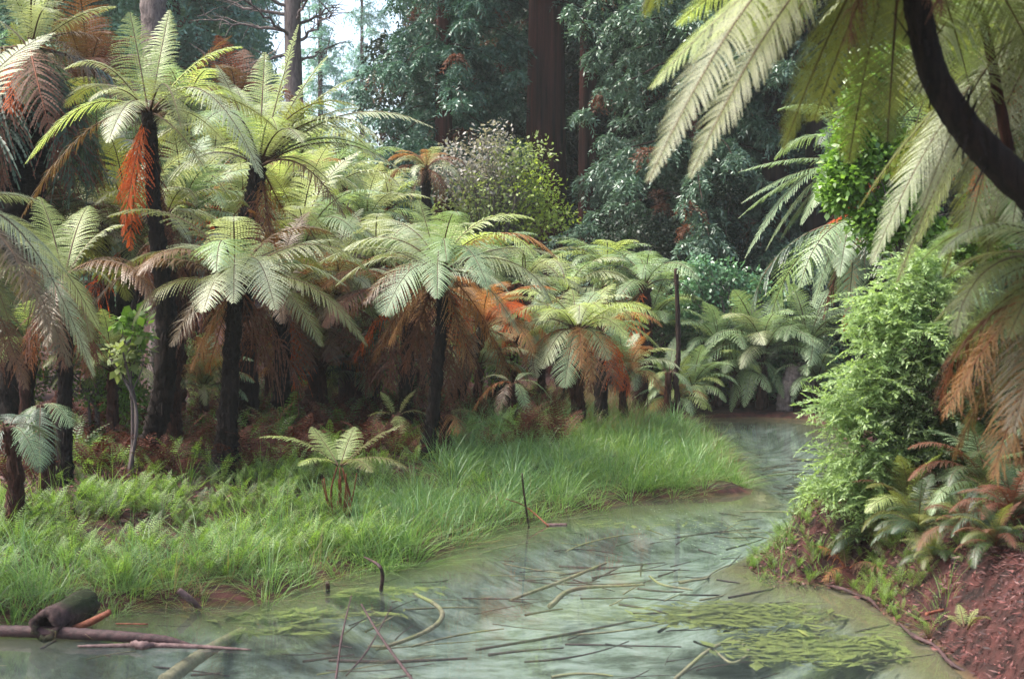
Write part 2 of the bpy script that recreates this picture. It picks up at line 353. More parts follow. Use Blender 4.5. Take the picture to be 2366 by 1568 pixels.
f3 = N(nt, 'ShaderNodeMapRange'); f3.inputs['From Min'].default_value = -.03; f3.inputs['From Max'].default_value = .03; L_(sx.outputs['Z'], f3.inputs['Value'])
mi2 = N(nt, 'ShaderNodeMix', data_type='RGBA'); L_(f3.outputs[0], mi2.inputs[0]); L_(mi1.outputs[2], mi2.inputs[6]); L_(land, mi2.inputs[7])
L_(mi2.outputs[2], p.inputs['Base Color']); p.inputs['Roughness'].default_value = .9; p.inputs['Specular IOR Level'].default_value = .2
b = N(nt, 'ShaderNodeBump'); b.inputs['Strength'].default_value = .8; b.inputs['Distance'].default_value = .05; L_(no.outputs[0], b.inputs['Height']); L_(b.outputs[0], p.inputs['Normal'])
link('ground', quads('ground', np.stack([X, Y, Z], -1), GF, [m], smooth=True), kind='structure')
# water
m, nt, p, out = new_mat('water'); L_ = nt.links.new; nt.nodes.remove(p)
geo = N(nt, 'ShaderNodeNewGeometry'); no = N(nt, 'ShaderNodeTexNoise'); no.inputs['Scale'].default_value = 1.0; no.inputs['Detail'].default_value = 4
mp = N(nt, 'ShaderNodeMapping'); mp.inputs['Scale'].default_value = (2.0, 5.5, 1); L_(geo.outputs['Position'], mp.inputs[0]); L_(mp.outputs[0], no.inputs['Vector'])
b = N(nt, 'ShaderNodeBump'); b.inputs['Strength'].default_value = .04; b.inputs['Distance'].default_value = .02; L_(no.outputs[0], b.inputs['Height'])
gl = N(nt, 'ShaderNodeBsdfGlossy'); gl.inputs['Roughness'].default_value = .03; L_(b.outputs[0], gl.inputs['Normal'])
tr = N(nt, 'ShaderNodeBsdfTransparent'); tr.inputs[0].default_value = (.88, .93, .92, 1)
df = N(nt, 'ShaderNodeBsdfDiffuse'); df.inputs[0].default_value = (.30, .37, .37, 1)
mm = N(nt, 'ShaderNodeMixShader'); mm.inputs[0].default_value = .04; L_(tr.outputs[0], mm.inputs[1]); L_(df.outputs[0], mm.inputs[2])
fr = N(nt, 'ShaderNodeFresnel'); fr.inputs[0].default_value = 1.33; L_(b.outputs[0], fr.inputs['Normal'])
ms = N(nt, 'ShaderNodeMixShader'); L_(fr.outputs[0], ms.inputs[0]); L_(mm.outputs[0], ms.inputs[1]); L_(gl.outputs[0], ms.inputs[2]); L_(ms.outputs[0], out.inputs[0])
link('water', quads('water', [(-16, -6, 0), (12, -6, 0), (12, 32, 0), (-16, 32, 0)], [(0, 1, 2, 3)], [m]), kind='structure')

# ------------------------------------------------------------------ tree ferns placed one by one
def tree_fern(label, D, crown, trunk, r, fronds, extra=(), lod=(34, 9), fill=None, seed=1, tmat='fern_trunk', baseD=None, nubs=260, group='tree ferns', name='tree_fern', W=None, rough=.18, r0=.012, kinds=None):
    """crown, trunk: photo pixels at distance D; fronds: (tip px, tip py, depth offset, arch, material[, width])"""
    rng = np.random.default_rng(seed)
    cw = at(*crown, D); pts = [at(x, y, D) for x, y in trunk]
    bx, by = pts[-1][0], pts[-1][1]; base = np.array([bx, by, gz(bx, by)])
    root = link(name, None, loc=base, label=label, cat='tree fern' if name == 'tree_fern' else 'fern', group=group); root.empty_display_size = .1
    pl = [cw] + pts
    if pl[-1][2] > base[2] - .05: pl[-1] = base - [0, 0, .1]
    if r is not None:
        g = trunk_geo(np.array(pl[::-1]), r[::-1], rng, nubs, rough)
        link('trunk', g.mesh('trunk', [M[tmat]], True, base), root)
    lod = (int(lod[0] * 1.4), lod[1])
    if fill: extra = list(extra) + [('mid', 3, fill[0], fill[1:]), ('arch', 5, fill[0], fill[1:]), ('low', 1, fill[0] * .9, fill[1:])]
    for fr_ in fronds:
        tx, ty, dz, arch, mt = fr_[:5]; Wd = fr_[5] if len(fr_) > 5 else W
        dr, rg = STIFF.get(mt, (.35, 0))
        k = lod if mt not in ('dead', 'orange') else (int(lod[0] * .8), max(6, int(lod[1] * .7)))
        g = hero_frond(cw, at(tx, ty, D + dz), arch, Wd, rng, k[0], k[1], dr, rg, r0=r0, twist=rng.normal(0, .12))
        dead = mt in ('dead', 'orange', 'tan')
        link('dead_frond' if dead else 'frond', g.mesh('frond', [M['rachis_dead' if dead else 'rachis'], M[mt]], off=base), root)
    for (kind, cnt, L, mt) in extra:
        a0 = rng.random() * 6.28
        for i in range(cnt):
            lib_part(root, cw - base, kind, a0 + i * 6.283 / cnt + rng.normal(0, .25), L * (.85 + .3 * rng.random()), mt if isinstance(mt, str) else mt[i % len(mt)], 'hi' if D < 11 else 'mid', rng)
    return root

tree_fern('tall black-trunked tree fern at left, lime crown, one glowing orange dead frond', 16.6, (345, 262), [(350, 330), (358, 500), (376, 640), (385, 780), (375, 920), (352, 1010), (325, 1085)],
    [.085, .07, .08, .10, .115, .12, .12, .13], [
    (300, 28, .5, .02, 'lime', .36), (392, 22, 1.3, .02, 'lime', .27), (148, 160, -.3, .42, 'pale'), (58, 378, -.5, .38, 'lime', .33), (48, 505, -.1, .30, 'bronze', .2),
    (560, 108, .3, .22, 'lime', .34), (565, 232, .2, .34, 'lime', .36), (606, 412, -.7, .52, 'pale', .30), (470, 385, -.5, .15, 'olive', .34), (205, 235, -.8, .35, 'pale'), (150, 250, .8, .32, 'olive'),
    (640, 300, .9, .30, 'olive', .32), (420, 300, -1.3, .42, 'olive'), (250, 330, -1.1, .35, 'pale'), (520, 330, .9, .25, 'pale'),
    (282, 545, -.25, .14, 'orange', .20), (300, 580, .0, .10, 'orange', .18), (272, 470, .1, .12, 'orange', .16), (378, 560, .3, .02, 'dead', .12), (392, 600, .25, .03, 'dead', .12)],
    seed=11, lod=(42, 12), nubs=900)
tree_fern('lower reddish twin trunk pressed against the tall black-trunked left tree fern', 17.0, (385, 500), [(396, 640), (408, 780), (398, 900), (402, 1020), (408, 1090)],
    [.05, .07, .09, .10, .11, .13], [(440, 560, -.3, .2, 'pale'), (360, 470, .3, .25, 'olive'), (430, 480, .4, .25, 'lime'), (470, 640, -.2, .3, 'bronze')], extra=[('dead', 5, 1.0, 'dead'), ('arch', 5, 1.1, 'olive')], tmat='fern_trunk_red', seed=12, nubs=900, group='tree ferns')
tree_fern('leafy tree fern left of centre whose crown opens above a fan of dark stalks', 19.5, (598, 385), [(590, 430), (580, 480), (560, 545), (565, 700), (575, 900), (570, 1010)],
    [.11, .10, .10, .10, .11, .13, .15], [
    (690, 55, .3, .03, 'lime', .34), (612, 120, .9, .04, 'lime', .36), (765, 120, .6, .10, 'lime', .3), (822, 180, .3, .16, 'pale', .32), (830, 250, .0, .2, 'olive', .32), (1002, 295, .2, .28, 'pale', .3),
    (966, 425, -.3, .30, 'pale', .26), (800, 505, -.5, .36, 'bronze', .26), (500, 150, .4, .12, 'pale', .34), (455, 235, .2, .25, 'olive', .34), (440, 370, -.3, .36, 'pale'), (480, 300, -.9, .3, 'lime'),
    (700, 330, -1.2, .35, 'pale', .32), (640, 300, -1.3, .4, 'lime', .34), (880, 360, .6, .28, 'mint', .3), (760, 420, .8, .3, 'pale'), (545, 200, 1.3, .1, 'pale'),
    (628, 560, -.2, .03, 'tan', .2), (640, 590, .1, .03, 'orange', .2), (590, 620, -.3, .02, 'dead', .2), (660, 500, .3, .05, 'tan', .2), (545, 520, .2, .05, 'dead', .2)],
    seed=13, lod=(38, 10), nubs=900, r0=.016, fill=(2.1, 'pale', 'lime', 'olive', 'mint'))
tree_fern('middle tree fern with broad-based dark trunk and drooping silvery fronds', 15.6, (545, 668), [(540, 740), (533, 850), (525, 980), (520, 1060), (518, 1130)],
    [.06, .075, .085, .10, .14, .21], [
    (500, 535, .8, .1, 'pale', .3), (395, 578, .2, .3, 'pale'), (195, 720, -.3, .42, 'bronze', .28), (262, 640, .4, .35, 'olive', .3), (395, 800, -.6, .35, 'bronze', .24), (636, 715, -1.3, .45, 'pale', .34), (540, 700, -1.5, .42, 'pale', .3),
    (770, 555, .5, .2, 'pale', .3), (800, 660, .1, .32, 'pale', .3), (850, 800, -.4, .36, 'olive', .28), (745, 800, -.7, .38, 'olive', .28), (620, 560, .9, .15, 'lime', .3), (690, 610, .9, .22, 'mint', .3), (470, 720, -1.0, .4, 'pale', .3),
    (440, 850, -.1, .12, 'tan', .26), (480, 860, .2, .1, 'tan', .24), (600, 850, .3, .05, 'dead', .3), (640, 880, .1, .1, 'dead', .3), (420, 780, .3, .2, 'dead', .24), (700, 900, .2, .15, 'dead', .3)],
    seed=14, lod=(38, 11), nubs=1400, fill=(1.7, 'olive', 'pale', 'bronze', 'mint'))
tree_fern('slender tree fern in the centre with one upright lime frond above its pale umbrella', 18.0, (1016, 632), [(1022, 690), (1016, 780), (1005, 900), (992, 1000), (975, 1085)],
    [.055, .065, .07, .075, .09, .12], [
    (968, 462, .5, .04, 'lime', .34), (1060, 520, .9, .1, 'lime', .28), (1292, 592, .2, .20, 'pale', .34), (1262, 690, -.2, .3, 'pale', .3), (1128, 668, -1.4, .42, 'mint', .34), (888, 728, -.8, .42, 'mint', .38), (775, 660, .0, .32, 'pale', .28),
    (730, 612, .3, .25, 'pale', .3), (860, 600, .8, .22, 'lime', .3), (1180, 610, .9, .2, 'pale', .32), (1010, 690, -1.6, .4, 'mint', .32), (1200, 770, -.5, .32, 'pale', .3), (840, 700, -.5, .38, 'bronze', .3), (940, 560, 1.2, .2, 'lime', .3),
    (1090, 850, -.2, .06, 'tan', .34), (1075, 800, .2, .08, 'orange', .3), (950, 800, .2, .1, 'dead', .3), (900, 790, .0, .15, 'tan', .3), (1110, 900, .2, .08, 'dead', .34), (1040, 930, .4, .02, 'dead', .34), (930, 860, .5, .06, 'dead', .3), (860, 840, .5, .2, 'bronze', .28), (1150, 800, .4, .2, 'tan', .3)],
    seed=15, lod=(40, 11), nubs=700, fill=(1.75, 'pale', 'mint', 'lime', 'tan'))
tree_fern('short dark fern trunk just left of the slender central tree fern', 20.0, (945, 700), [(944, 780), (940, 860), (938, 930), (935, 1000)],
    [.08, .10, .10, .10, .12], [(820, 830, .1, .3, 'orange', .26), (1080, 720, .3, .25, 'tan', .28)], extra=[('arch', 7, 1.5, ('pale', 'tan', 'bronze', 'olive')), ('low', 6, 1.5, ('tan', 'bronze', 'dead')), ('dead', 6, 1.4, 'dead')], seed=16)
tree_fern('small yellow-green tree fern right of centre, rising from the grass on a twisted trunk', 21.5, (1334, 765), [(1338, 830), (1334, 900), (1338, 950), (1330, 1000)],
    [.09, .11, .10, .11, .15], [
    (1168, 690, .2, .26, 'pale', .28), (1175, 780, -.2, .34, 'pale', .28), (1160, 730, .6, .3, 'pale', .26), (1322, 668, .9, .1, 'lime', .3), (1420, 655, .7, .15, 'lime', .28), (1505, 712, .2, .25, 'lime', .3), (1535, 815, -.1, .35, 'lime', .28),
    (1305, 895, -.7, .3, 'mint', .3), (1250, 850, -.5, .35, 'pale', .3), (1372, 880, -.8, .3, 'tan', .26), (1408, 830, -.6, .35, 'pale', .3), (1450, 780, -.8, .35, 'lime', .3), (1250, 740, -.9, .35, 'lime', .3), (1390, 720, -.9, .38, 'lime', .3),
    (1345, 850, -1.0, .35, 'tan', .26), (1210, 830, .1, .3, 'tan', .26), (1290, 880, .3, .1, 'dead', .3), (1440, 820, .4, .22, 'orange', .28)], seed=17, lod=(34, 10), nubs=500, tmat='fern_trunk_red', fill=(1.35, 'lime', 'pale', 'mint'))
tree_fern('dark fern trunk standing close behind the small yellow-green tree fern', 23.0, (1388, 770), [(1390, 850), (1386, 950)], [.07, .09, .12],
    [(1500, 760, .2, .3, 'mint'), (1440, 900, -.3, .2, 'orange')], extra=[('arch', 7, 1.25, ('lime', 'pale', 'tan')), ('dead', 5, 1.1, ('orange', 'dead'))], seed=18)
tree_fern('tree fern past the left edge whose long pale fronds droop into the picture', 10.5, (-150, 520), [(-150, 700), (-150, 1000), (-150, 1250)], [.12, .14, .14, .2], [
    (100, 472, .3, .28, 'pale', .2), (172, 655, .4, .40, 'pale', .24), (218, 870, .0, .52, 'pale', .26), (165, 848, -.4, .40, 'bronze', .24), (120, 770, -.8, .35, 'bronze', .25), (20, 740, -.5, .35, 'olive', .25), (60, 690, .6, .3, 'olive', .25), (230, 760, .9, .42, 'pale', .24), (60, 900, -.5, .25, 'bronze', .22)],
    seed=19, lod=(56, 16), nubs=100, extra=[('up', 5, 1.9, 'pale'), ('dead', 5, 1.3, 'dead')])
tree_fern('thin-stemmed tree fern at far left, its black stem rising from low ferns', 15.2, (148, 640), [(152, 720), (152, 850), (150, 980), (150, 1090)], [.06, .07, .075, .08, .1], [
    (92, 455, .5, .12, 'lime', .3), (285, 520, .3, .25, 'pale', .28), (45, 560, .2, .25, 'pale', .26), (255, 650, .1, .35, 'pale', .26), (30, 720, -.2, .3, 'olive'), (205, 475, .9, .15, 'lime', .3), (330, 620, .4, .3, 'bronze'), (110, 800, -.9, .25, 'bronze'), (210, 790, -.6, .3, 'olive')],
    extra=[('dead', 5, 1.1, 'dead'), ('low', 4, 1.3, ('olive', 'bronze'))], seed=20, lod=(38, 11))
tree_fern('big tree fern in the upper left corner over a thick skirt of dead brown fronds', 18.5, (72, 112), [(70, 250), (55, 400), (40, 600), (30, 1000)], [.16, .3, .32, .28, .24, .3], [
    (30, -110, .4, .05, 'pale', .34), (150, -90, .5, .06, 'pale', .34), (268, 15, .3, .15, 'pale', .3), (240, 95, .1, .25, 'bronze', .28), (-60, 40, .3, .2, 'pale', .3), (-40, 220, -.2, .3, 'olive', .3), (215, 175, -.4, .35, 'bronze', .26),
    (120, 30, -1.0, .3, 'pale', .3), (130, 260, -.6, .3, 'dark', .3), (60, 240, -.9, .3, 'olive', .26), (20, 260, -1.0, .2, 'orange', .26)],
    extra=[('up', 5, 1.6, ('pale', 'lime')), ('dead', 16, 2.3, ('dead', 'dark', 'dark')), ('hang', 7, 2.0, ('dark', 'dead', 'bronze'))], seed=21, lod=(36, 10), tmat='fern_trunk')

# ---- crowns filling the grove behind: (px, py, D, frond length, materials, label)
GROVE = [
 (490, 425, 26, 1.9, ('pale', 'lime', 'mint'), 'small far fern crown between the two tallest left tree ferns'),
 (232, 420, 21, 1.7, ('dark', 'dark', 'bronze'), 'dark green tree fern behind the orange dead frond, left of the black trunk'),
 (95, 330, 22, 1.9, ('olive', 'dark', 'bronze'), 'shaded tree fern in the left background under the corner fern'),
 (205, 215, 24, 1.9, ('bronze', 'dead', 'olive'), 'reddish-brown tree fern crown behind the tall left fern, upper left'),
 (430, 290, 27, 1.8, ('mint', 'lime', 'bronze'), 'fern crown showing between the two tallest crowns'),
 (540, 285, 30, 1.9, ('bronze', 'dead', 'mint'), 'red-tinged fern crown far behind the fan of dark stalks'),
 (640, 470, 24, 1.8, ('lime', 'pale', 'tan'), 'yellowing fern crown below the stalk-fan tree fern'),
 (750, 460, 27, 1.7, ('mint', 'pale', 'lime'), 'pale hazy fern crown right of the stalk-fan tree fern'),
 (700, 590, 22, 1.8, ('pale', 'mint', 'olive'), 'silvery fern crown between the middle and central tree ferns'),
 (845, 532, 28, 1.4, ('mint', 'pale', 'mint'), 'small domed minty fern crown left of the upright lime frond'),
 (900, 480, 32, 1.5, ('mint', 'lime', 'pale'), 'hazy distant fern crown left of the airy round shrub'),
 (985, 392, 30, .95, ('tan', 'dead', 'pale'), 'brown-fringed fern crown just left of the airy round shrub'),
 (1000, 590, 25, 1.2, ('mint', 'pale', 'mint'), 'minty fern crown right behind the central upright frond'),
 (1110, 620, 25, 1.3, ('mint', 'pale', 'mint'), 'pale fern crown below the airy round shrub'),
 (1210, 655, 24, 1.4, ('pale', 'mint', 'olive'), 'fern crown behind the long pale frond pointing right'),
 (1400, 635, 30, 1.5, ('mint', 'mint', 'lime'), 'blue-green fern crown in the gap below the slim redwood trunk'),
 (1490, 665, 27, 1.5, ('mint', 'mint', 'dark'), 'blue-green fern crown left of the bare upright pole'),
 (1310, 680, 27, 1.4, ('mint', 'pale', 'lime'), 'fern crown behind and above the small yellow-green tree fern'),
 (420, 520, 22, 1.7, ('mint', 'pale', 'olive'), 'soft fern crown right of the tall black trunk, mid height'),
 (300, 560, 20, 1.6, ('olive', 'bronze', 'pale'), 'olive fern crown left of the tall black trunk, mid height'),
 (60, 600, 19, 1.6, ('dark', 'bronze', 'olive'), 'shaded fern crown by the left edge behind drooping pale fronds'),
 (650, 700, 20, 1.5, ('olive', 'tan', 'bronze'), 'browning fern crown right behind the middle tree fern'),
 (770, 700, 21, 1.6, ('pale', 'tan', 'bronze'), 'tan and silver fern crown left of the slender central tree fern'),
 (870, 620, 23, 1.7, ('pale', 'mint', 'lime'), 'pale fern crown behind the left arm of the central umbrella'),
 (560, 560, 23, 1.7, ('pale', 'lime', 'mint'), 'pale fern crown hidden behind the middle tree fern'),
 (1120, 760, 22, 1.4, ('tan', 'pale', 'orange'), 'orange-tinged fern crown between the central and yellow-green tree ferns'),
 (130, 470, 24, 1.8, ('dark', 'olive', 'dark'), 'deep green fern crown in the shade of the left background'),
 (330, 345, 27, 1.8, ('mint', 'bronze', 'dead'), 'mixed green and brown fern crown far behind the tall left fern'),
 (800, 420, 33, 1.6, ('mint', 'lime', 'mint'), 'far hazy fern crown against the redwood foliage'),
 (690, 390, 30, 1.6, ('mint', 'lime', 'pale'), 'far fern crown behind the stalk-fan tree fern on its right'),
]
for i, (px, py, D, L, mt, lab) in enumerate(GROVE):
    rng = np.random.default_rng(100 + i); c = at(px, py, D); lean = rng.normal(0, .25, 2)
    bx, by = c[0] + lean[0], c[1] + abs(lean[1]); base = np.array([bx, by, gz(bx, by)])
    root = link('tree_fern', None, loc=base, label=lab, cat='tree fern', group='tree ferns')
    mid = (c + base) / 2 + [rng.normal(0, .1), 0, 0]
    g = trunk_geo(np.array([base - [0, 0, .1], mid, c]), [.14, .11, .10], rng, 300)
    link('trunk', g.mesh('trunk', [M['fern_trunk' if i % 2 else 'fern_trunk_red']], True, base), root)
    cr = c - base; lod = 'mid' if D < 26 else 'low'
    tl = rng.normal(0, .16)
    for kind, cnt in (('up', 4 if px < 850 else 0), ('mid', 8), ('arch', 8), ('low', 5)):
        a0 = rng.random() * 6.28
        for j in range(cnt):
            if rng.random() < .14: continue
            q = mt[0] if rng.random() < .55 else mt[1 + int(rng.random() > .5)]
            lib_part(root, cr, kind, a0 + j * 6.283 / cnt + rng.normal(0, .2), L * (.8 + .35 * rng.random()), q, lod, rng)
    for j in range(6):
        lib_part(root, cr, 'dead' if j % 2 else 'hang', rng.random() * 6.28, L * (.6 + .4 * rng.random()), ('dead', 'bronze', 'tan', 'dead', 'orange')[int(rng.integers(5)) if rng.random() < .5 else int(rng.integers(4))], lod, rng)

# ---- right side tree ferns
tree_fern('mint-green tree fern high on the right, its fronds falling to the left', 20, (2015, 385), [(2040, 600), (2060, 800)], [.12, .14, .18], [
    (1705, 398, -.2, .12, 'mint', .26), (1712, 470, -.3, .16, 'mint', .26), (1705, 505, .2, .2, 'mint', .24), (1720, 598, -.4, .36, 'mint', .22), (1768, 580, .0, .34, 'mint', .2), (1850, 520, -.6, .34, 'mint', .26), (1880, 255, .5, .1, 'mint', .28), (1930, 235, .6, .06, 'mint', .3),
    (1990, 220, .8, .04, 'mint', .3), (2140, 280, .2, .15, 'mint', .3), (1800, 560, .5, .3, 'dark', .26), (2200, 480, .2, .3, 'dark', .3), (1880, 480, -1.1, .35, 'mint', .3), (1905, 330, 1.0, .1, 'mint', .3)], seed=31, lod=(44, 12), extra=[('dead', 6, 1.3, ('dead', 'orange'))], fill=(1.8, 'mint', 'dark', 'mint'))
tree_fern('grey-green tree fern with long limp fronds hanging beside the dark right trunks', 18.5, (1985, 505), [(2030, 700), (2050, 900)], [.09, .12, .15], [
    (1885, 600, -.2, .3, 'dark', .24), (1880, 705, -.3, .3, 'mint', .22), (1905, 755, .1, .25, 'dark', .22), (1960, 735, -.5, .2, 'mint', .24), (2000, 650, -.8, .3, 'dark', .24), (2050, 600, -.3, .35, 'mint', .24), (1925, 700, .3, .3, 'mint', .24), (2100, 520, .2, .3, 'mint', .24), (1940, 640, -.9, .35, 'mint', .22),
    (1890, 540, .1, .3, 'orange', .14), (2000, 560, -.3, .3, 'orange', .16), (1950, 770, .1, .1, 'orange', .1), (1900, 740, .0, .15, 'dead', .16)], seed=32, lod=(44, 12), extra=[('hang', 8, 1.8, ('mint', 'dark'))])
# foreground: big curved trunk, crown above the frame
tree_fern('large foreground tree fern on a thick curved black trunk crossing the upper right', 6.0, (2090, -190), [(2112, -40), (2130, 70), (2165, 190), (2235, 300), (2330, 400), (2450, 520), (2560, 800), (2600, 1200)], [.06, .058, .058, .062, .068, .075, .085, .10, .13], [
    (1502, 205, -.3, .14, 'lime', .26), (1495, 425, -.9, .25, 'olive', .20), (1592, 415, -.5, .22, 'olive', .19), (1810, 345, .3, .16, 'olive', .24), (1880, 280, .7, .1, 'olive', .24), (2050, 330, .5, .1, 'olive', .22),
    (1640, -60, .2, .2, 'lime', .28), (1700, 90, .6, .15, 'lime', .26), (2420, 200, .5, .25, 'olive', .28), (2330, 60, .9, .15, 'lime', .28), (1960, 380, 1.0, .12, 'olive', .22), (1560, 60, .7, .14, 'lime', .24), (1740, 200, -.3, .18, 'olive', .22), (2150, 260, 1.2, .1, 'olive', .24), (2240, 200, 1.1, .12, 'lime', .26), (1600, 140, .2, .16, 'lime', .24)], seed=33, lod=(64, 20), tmat='fern_trunk', nubs=150, rough=.05, extra=[('up', 6, 1.5, 'olive'), ('dead', 3, .6, 'dead'), ('arch', 7, 1.6, ('olive', 'lime')), ('low', 7, 1.5, 'olive')], r0=.010)
tree_fern('foreground tree fern with a thin red-brown trunk along the right edge', 7.4, (2455, 90), [(2500, 300), (2560, 600), (2600, 1100)], [.06, .08, .1, .12], [
    (1985, 480, .5, .22, 'olive', .22), (2012, 612, -.2, .30, 'pale', .22), (2072, 655, -.3, .26, 'olive', .22), (2190, 200, .6, .2, 'pale', .24), (2130, 480, -.8, .3, 'olive', .24), (2230, 560, -.4, .3, 'olive', .24), (2290, 120, .9, .1, 'olive', .26), (2340, 520, -.5, .3, 'pale', .26), (2240, 330, 1.0, .2, 'pale', .26), (2170, 330, .2, .22, 'pale', .22), (2060, 420, .9, .2, 'olive', .22), (2180, 640, .3, .28, 'olive', .24), (2120, 560, .5, .26, 'pale', .22), (2270, 640, .0, .3, 'olive', .24), (2320, 250, 1.2, .12, 'mint', .26), (2210, 440, -.2, .26, 'olive', .22)],
    seed=34, lod=(60, 18), nubs=100, rough=.05, r0=.010, tmat='fern_trunk_red', extra=[('dead', 6, .9, ('orange', 'dead')), ('arch', 7, 1.5, ('olive', 'pale')), ('low', 6, 1.4, ('olive', 'pale'))])
g = Geo()
P = spline([at(2235, -60, 7), at(2275, 60, 7), at(2310, 240, 7), at(2350, 420, 7), at(2420, 620, 7), at(2440, 900, 7), at(2450, 1300, 7)], 40); bz = np.array([P[-1][0], P[-1][1], gz(P[-1][0], P[-1][1])])
P[-1] = bz - [0, 0, .1]
rng = np.random.default_rng(5); tube(g, P, np.linspace(.02, .045, 40), 8, 0, .08, rng)
root = link('slim_trunk_tree', g.mesh('slim_trunk_tree', [M['fern_trunk_red']], True, bz), loc=bz, label='slim red-brown bare stem at upper right behind the thick curved trunk', cat='dead tree')
tree_fern('foreground tree fern by the right edge, brown-tipped fronds spreading low over the bank', 6.6, (2490, 640), [(2520, 800), (2540, 1100)], [.09, .1, .12], [
    (2178, 965, -.2, .22, 'tan', .17), (2185, 640, .5, .28, 'olive', .22), (2160, 740, .2, .3, 'olive', .22), (2200, 830, .4, .26, 'olive', .24), (2200, 1065, .3, .2, 'bronze', .17), (2290, 1110, -.2, .15, 'tan', .17), (2340, 1000, -.6, .2, 'bronze', .2), (2250, 560, .9, .2, 'olive', .24), (2300, 900, .0, .3, 'olive', .22), (2130, 600, 1.2, .25, 'mint', .2), (2250, 700, -.1, .3, 'mint', .22), (2200, 900, .1, .28, 'tan', .17), (2330, 780, -.5, .28, 'olive', .22), (2280, 1010, .1, .22, 'olive', .18), (2210, 680, .8, .22, 'olive', .22), (2360, 1080, .2, .2, 'bronze', .2), (2260, 790, .6, .25, 'mint', .2)],
    seed=35, lod=(60, 18), nubs=100, rough=.05, r0=.009, tmat='fern_trunk_red', extra=[('arch', 4, 1.0, ('olive', 'pale')), ('low', 3, .9, ('olive', 'tan')), ('hang', 3, .9, 'dead')])

# ------------------------------------------------------------------ ground ferns (no trunk)
def ground_fern(label, px, py, D, tips, seed, lod=(30, 9), crown_h=.05, name='fern', group='ground ferns', W=None, extra=(), r0=.006):
    rng = np.random.default_rng(seed)
    if D < 12.4 and px > 1850: D = hit(px, py + 25)
    c = at(px, py, D); base = np.array([c[0], c[1], gz(c[0], c[1])])
    root = link(name, None, loc=base, label=label, cat='fern', group=group)
    if c[2] - base[2] > .22 and name == 'fern':
        g = trunk_geo(np.array([base - [0, 0, .1], (base + c) / 2 + [rng.normal(0, .03), 0, 0], c]), [.09, .07, .06], rng, 120)
        link('trunk', g.mesh('trunk', [M['fern_trunk_red']], True, base), root)
    for t in tips:
        tx, ty, dz, arch, mt = t[:5]; Wd = t[5] if len(t) > 5 else W
        dr, rg = STIFF.get(mt, (.3, 0))
        Dt = D + dz
        if px > 1850 and D < 16: Dt = min(Dt, hit(tx, ty) - .12)
        g = hero_frond(c, at(tx, ty, Dt), arch, Wd, rng, lod[0], lod[1], dr, rg, r0=r0)
        dead = mt in ('dead', 'orange', 'tan')
        link('dead_frond' if dead else 'frond', g.mesh('frond', [M['rachis_dead' if dead else 'rachis'], M[mt]], off=base), root)
    for (kind, cnt, L, mt) in extra:
        a0 = rng.random() * 6.28
        for i in range(cnt):
            lib_part(root, c - base, kind, a0 + i * 6.283 / cnt + rng.normal(0, .3), L * (.8 + .35 * rng.random()), mt if isinstance(mt, str) else mt[i % len(mt)], 'mid' if D < 24 else 'low', rng)
    return root, c, base
# young fern with tall stalks on the bank
root, c, base = ground_fern('young fern on tall thin stalks at the bank edge, lime fronds fanned out', 785, 1075, 14.0,
    [(598, 1010, -.1, .20, 'lime', .17), (820, 985, .5, .06, 'lime', .17), (720, 985, .4, .05, 'lime', .16), (930, 980, .1, .10, 'olive', .18), (940, 1080, -.2, .2, 'olive', .18), (860, 1090, -.6, .2, 'olive', .18), (690, 1075, -.4, .2, 'lime', .15)], 41, lod=(30, 10), name='young_fern')
rng = np.random.default_rng(42); g = Geo(); foot = at(785, 1245, 14.0); foot[2] = gz(foot[0], foot[1])
for i in range(13):
    a = rng.random() * 6.28; e = c + np.array([math.cos(a) * .16, math.sin(a) * .16, -.05 + rng.normal(0, .08)])
    tube(g, spline([foot + [math.cos(a) * .05, math.sin(a) * .05, -.03], (foot + e) / 2 + [math.cos(a) * .05, 0, 0], c + (e - c) * (.2 if i < 7 else 1.1)], 8), np.linspace(.011, .005, 8), 5)
for i in range(60):
    a = rng.random() * 6.28; tube(g, [foot + [math.cos(a) * .07, math.sin(a) * .07, -.02], foot + [math.cos(a) * .12, math.sin(a) * .12, .05 + .2 * rng.random()]], [.009, .003], 4)
link('stalks', g.mesh('stalks', [M['rachis_dead']], True, base), root)
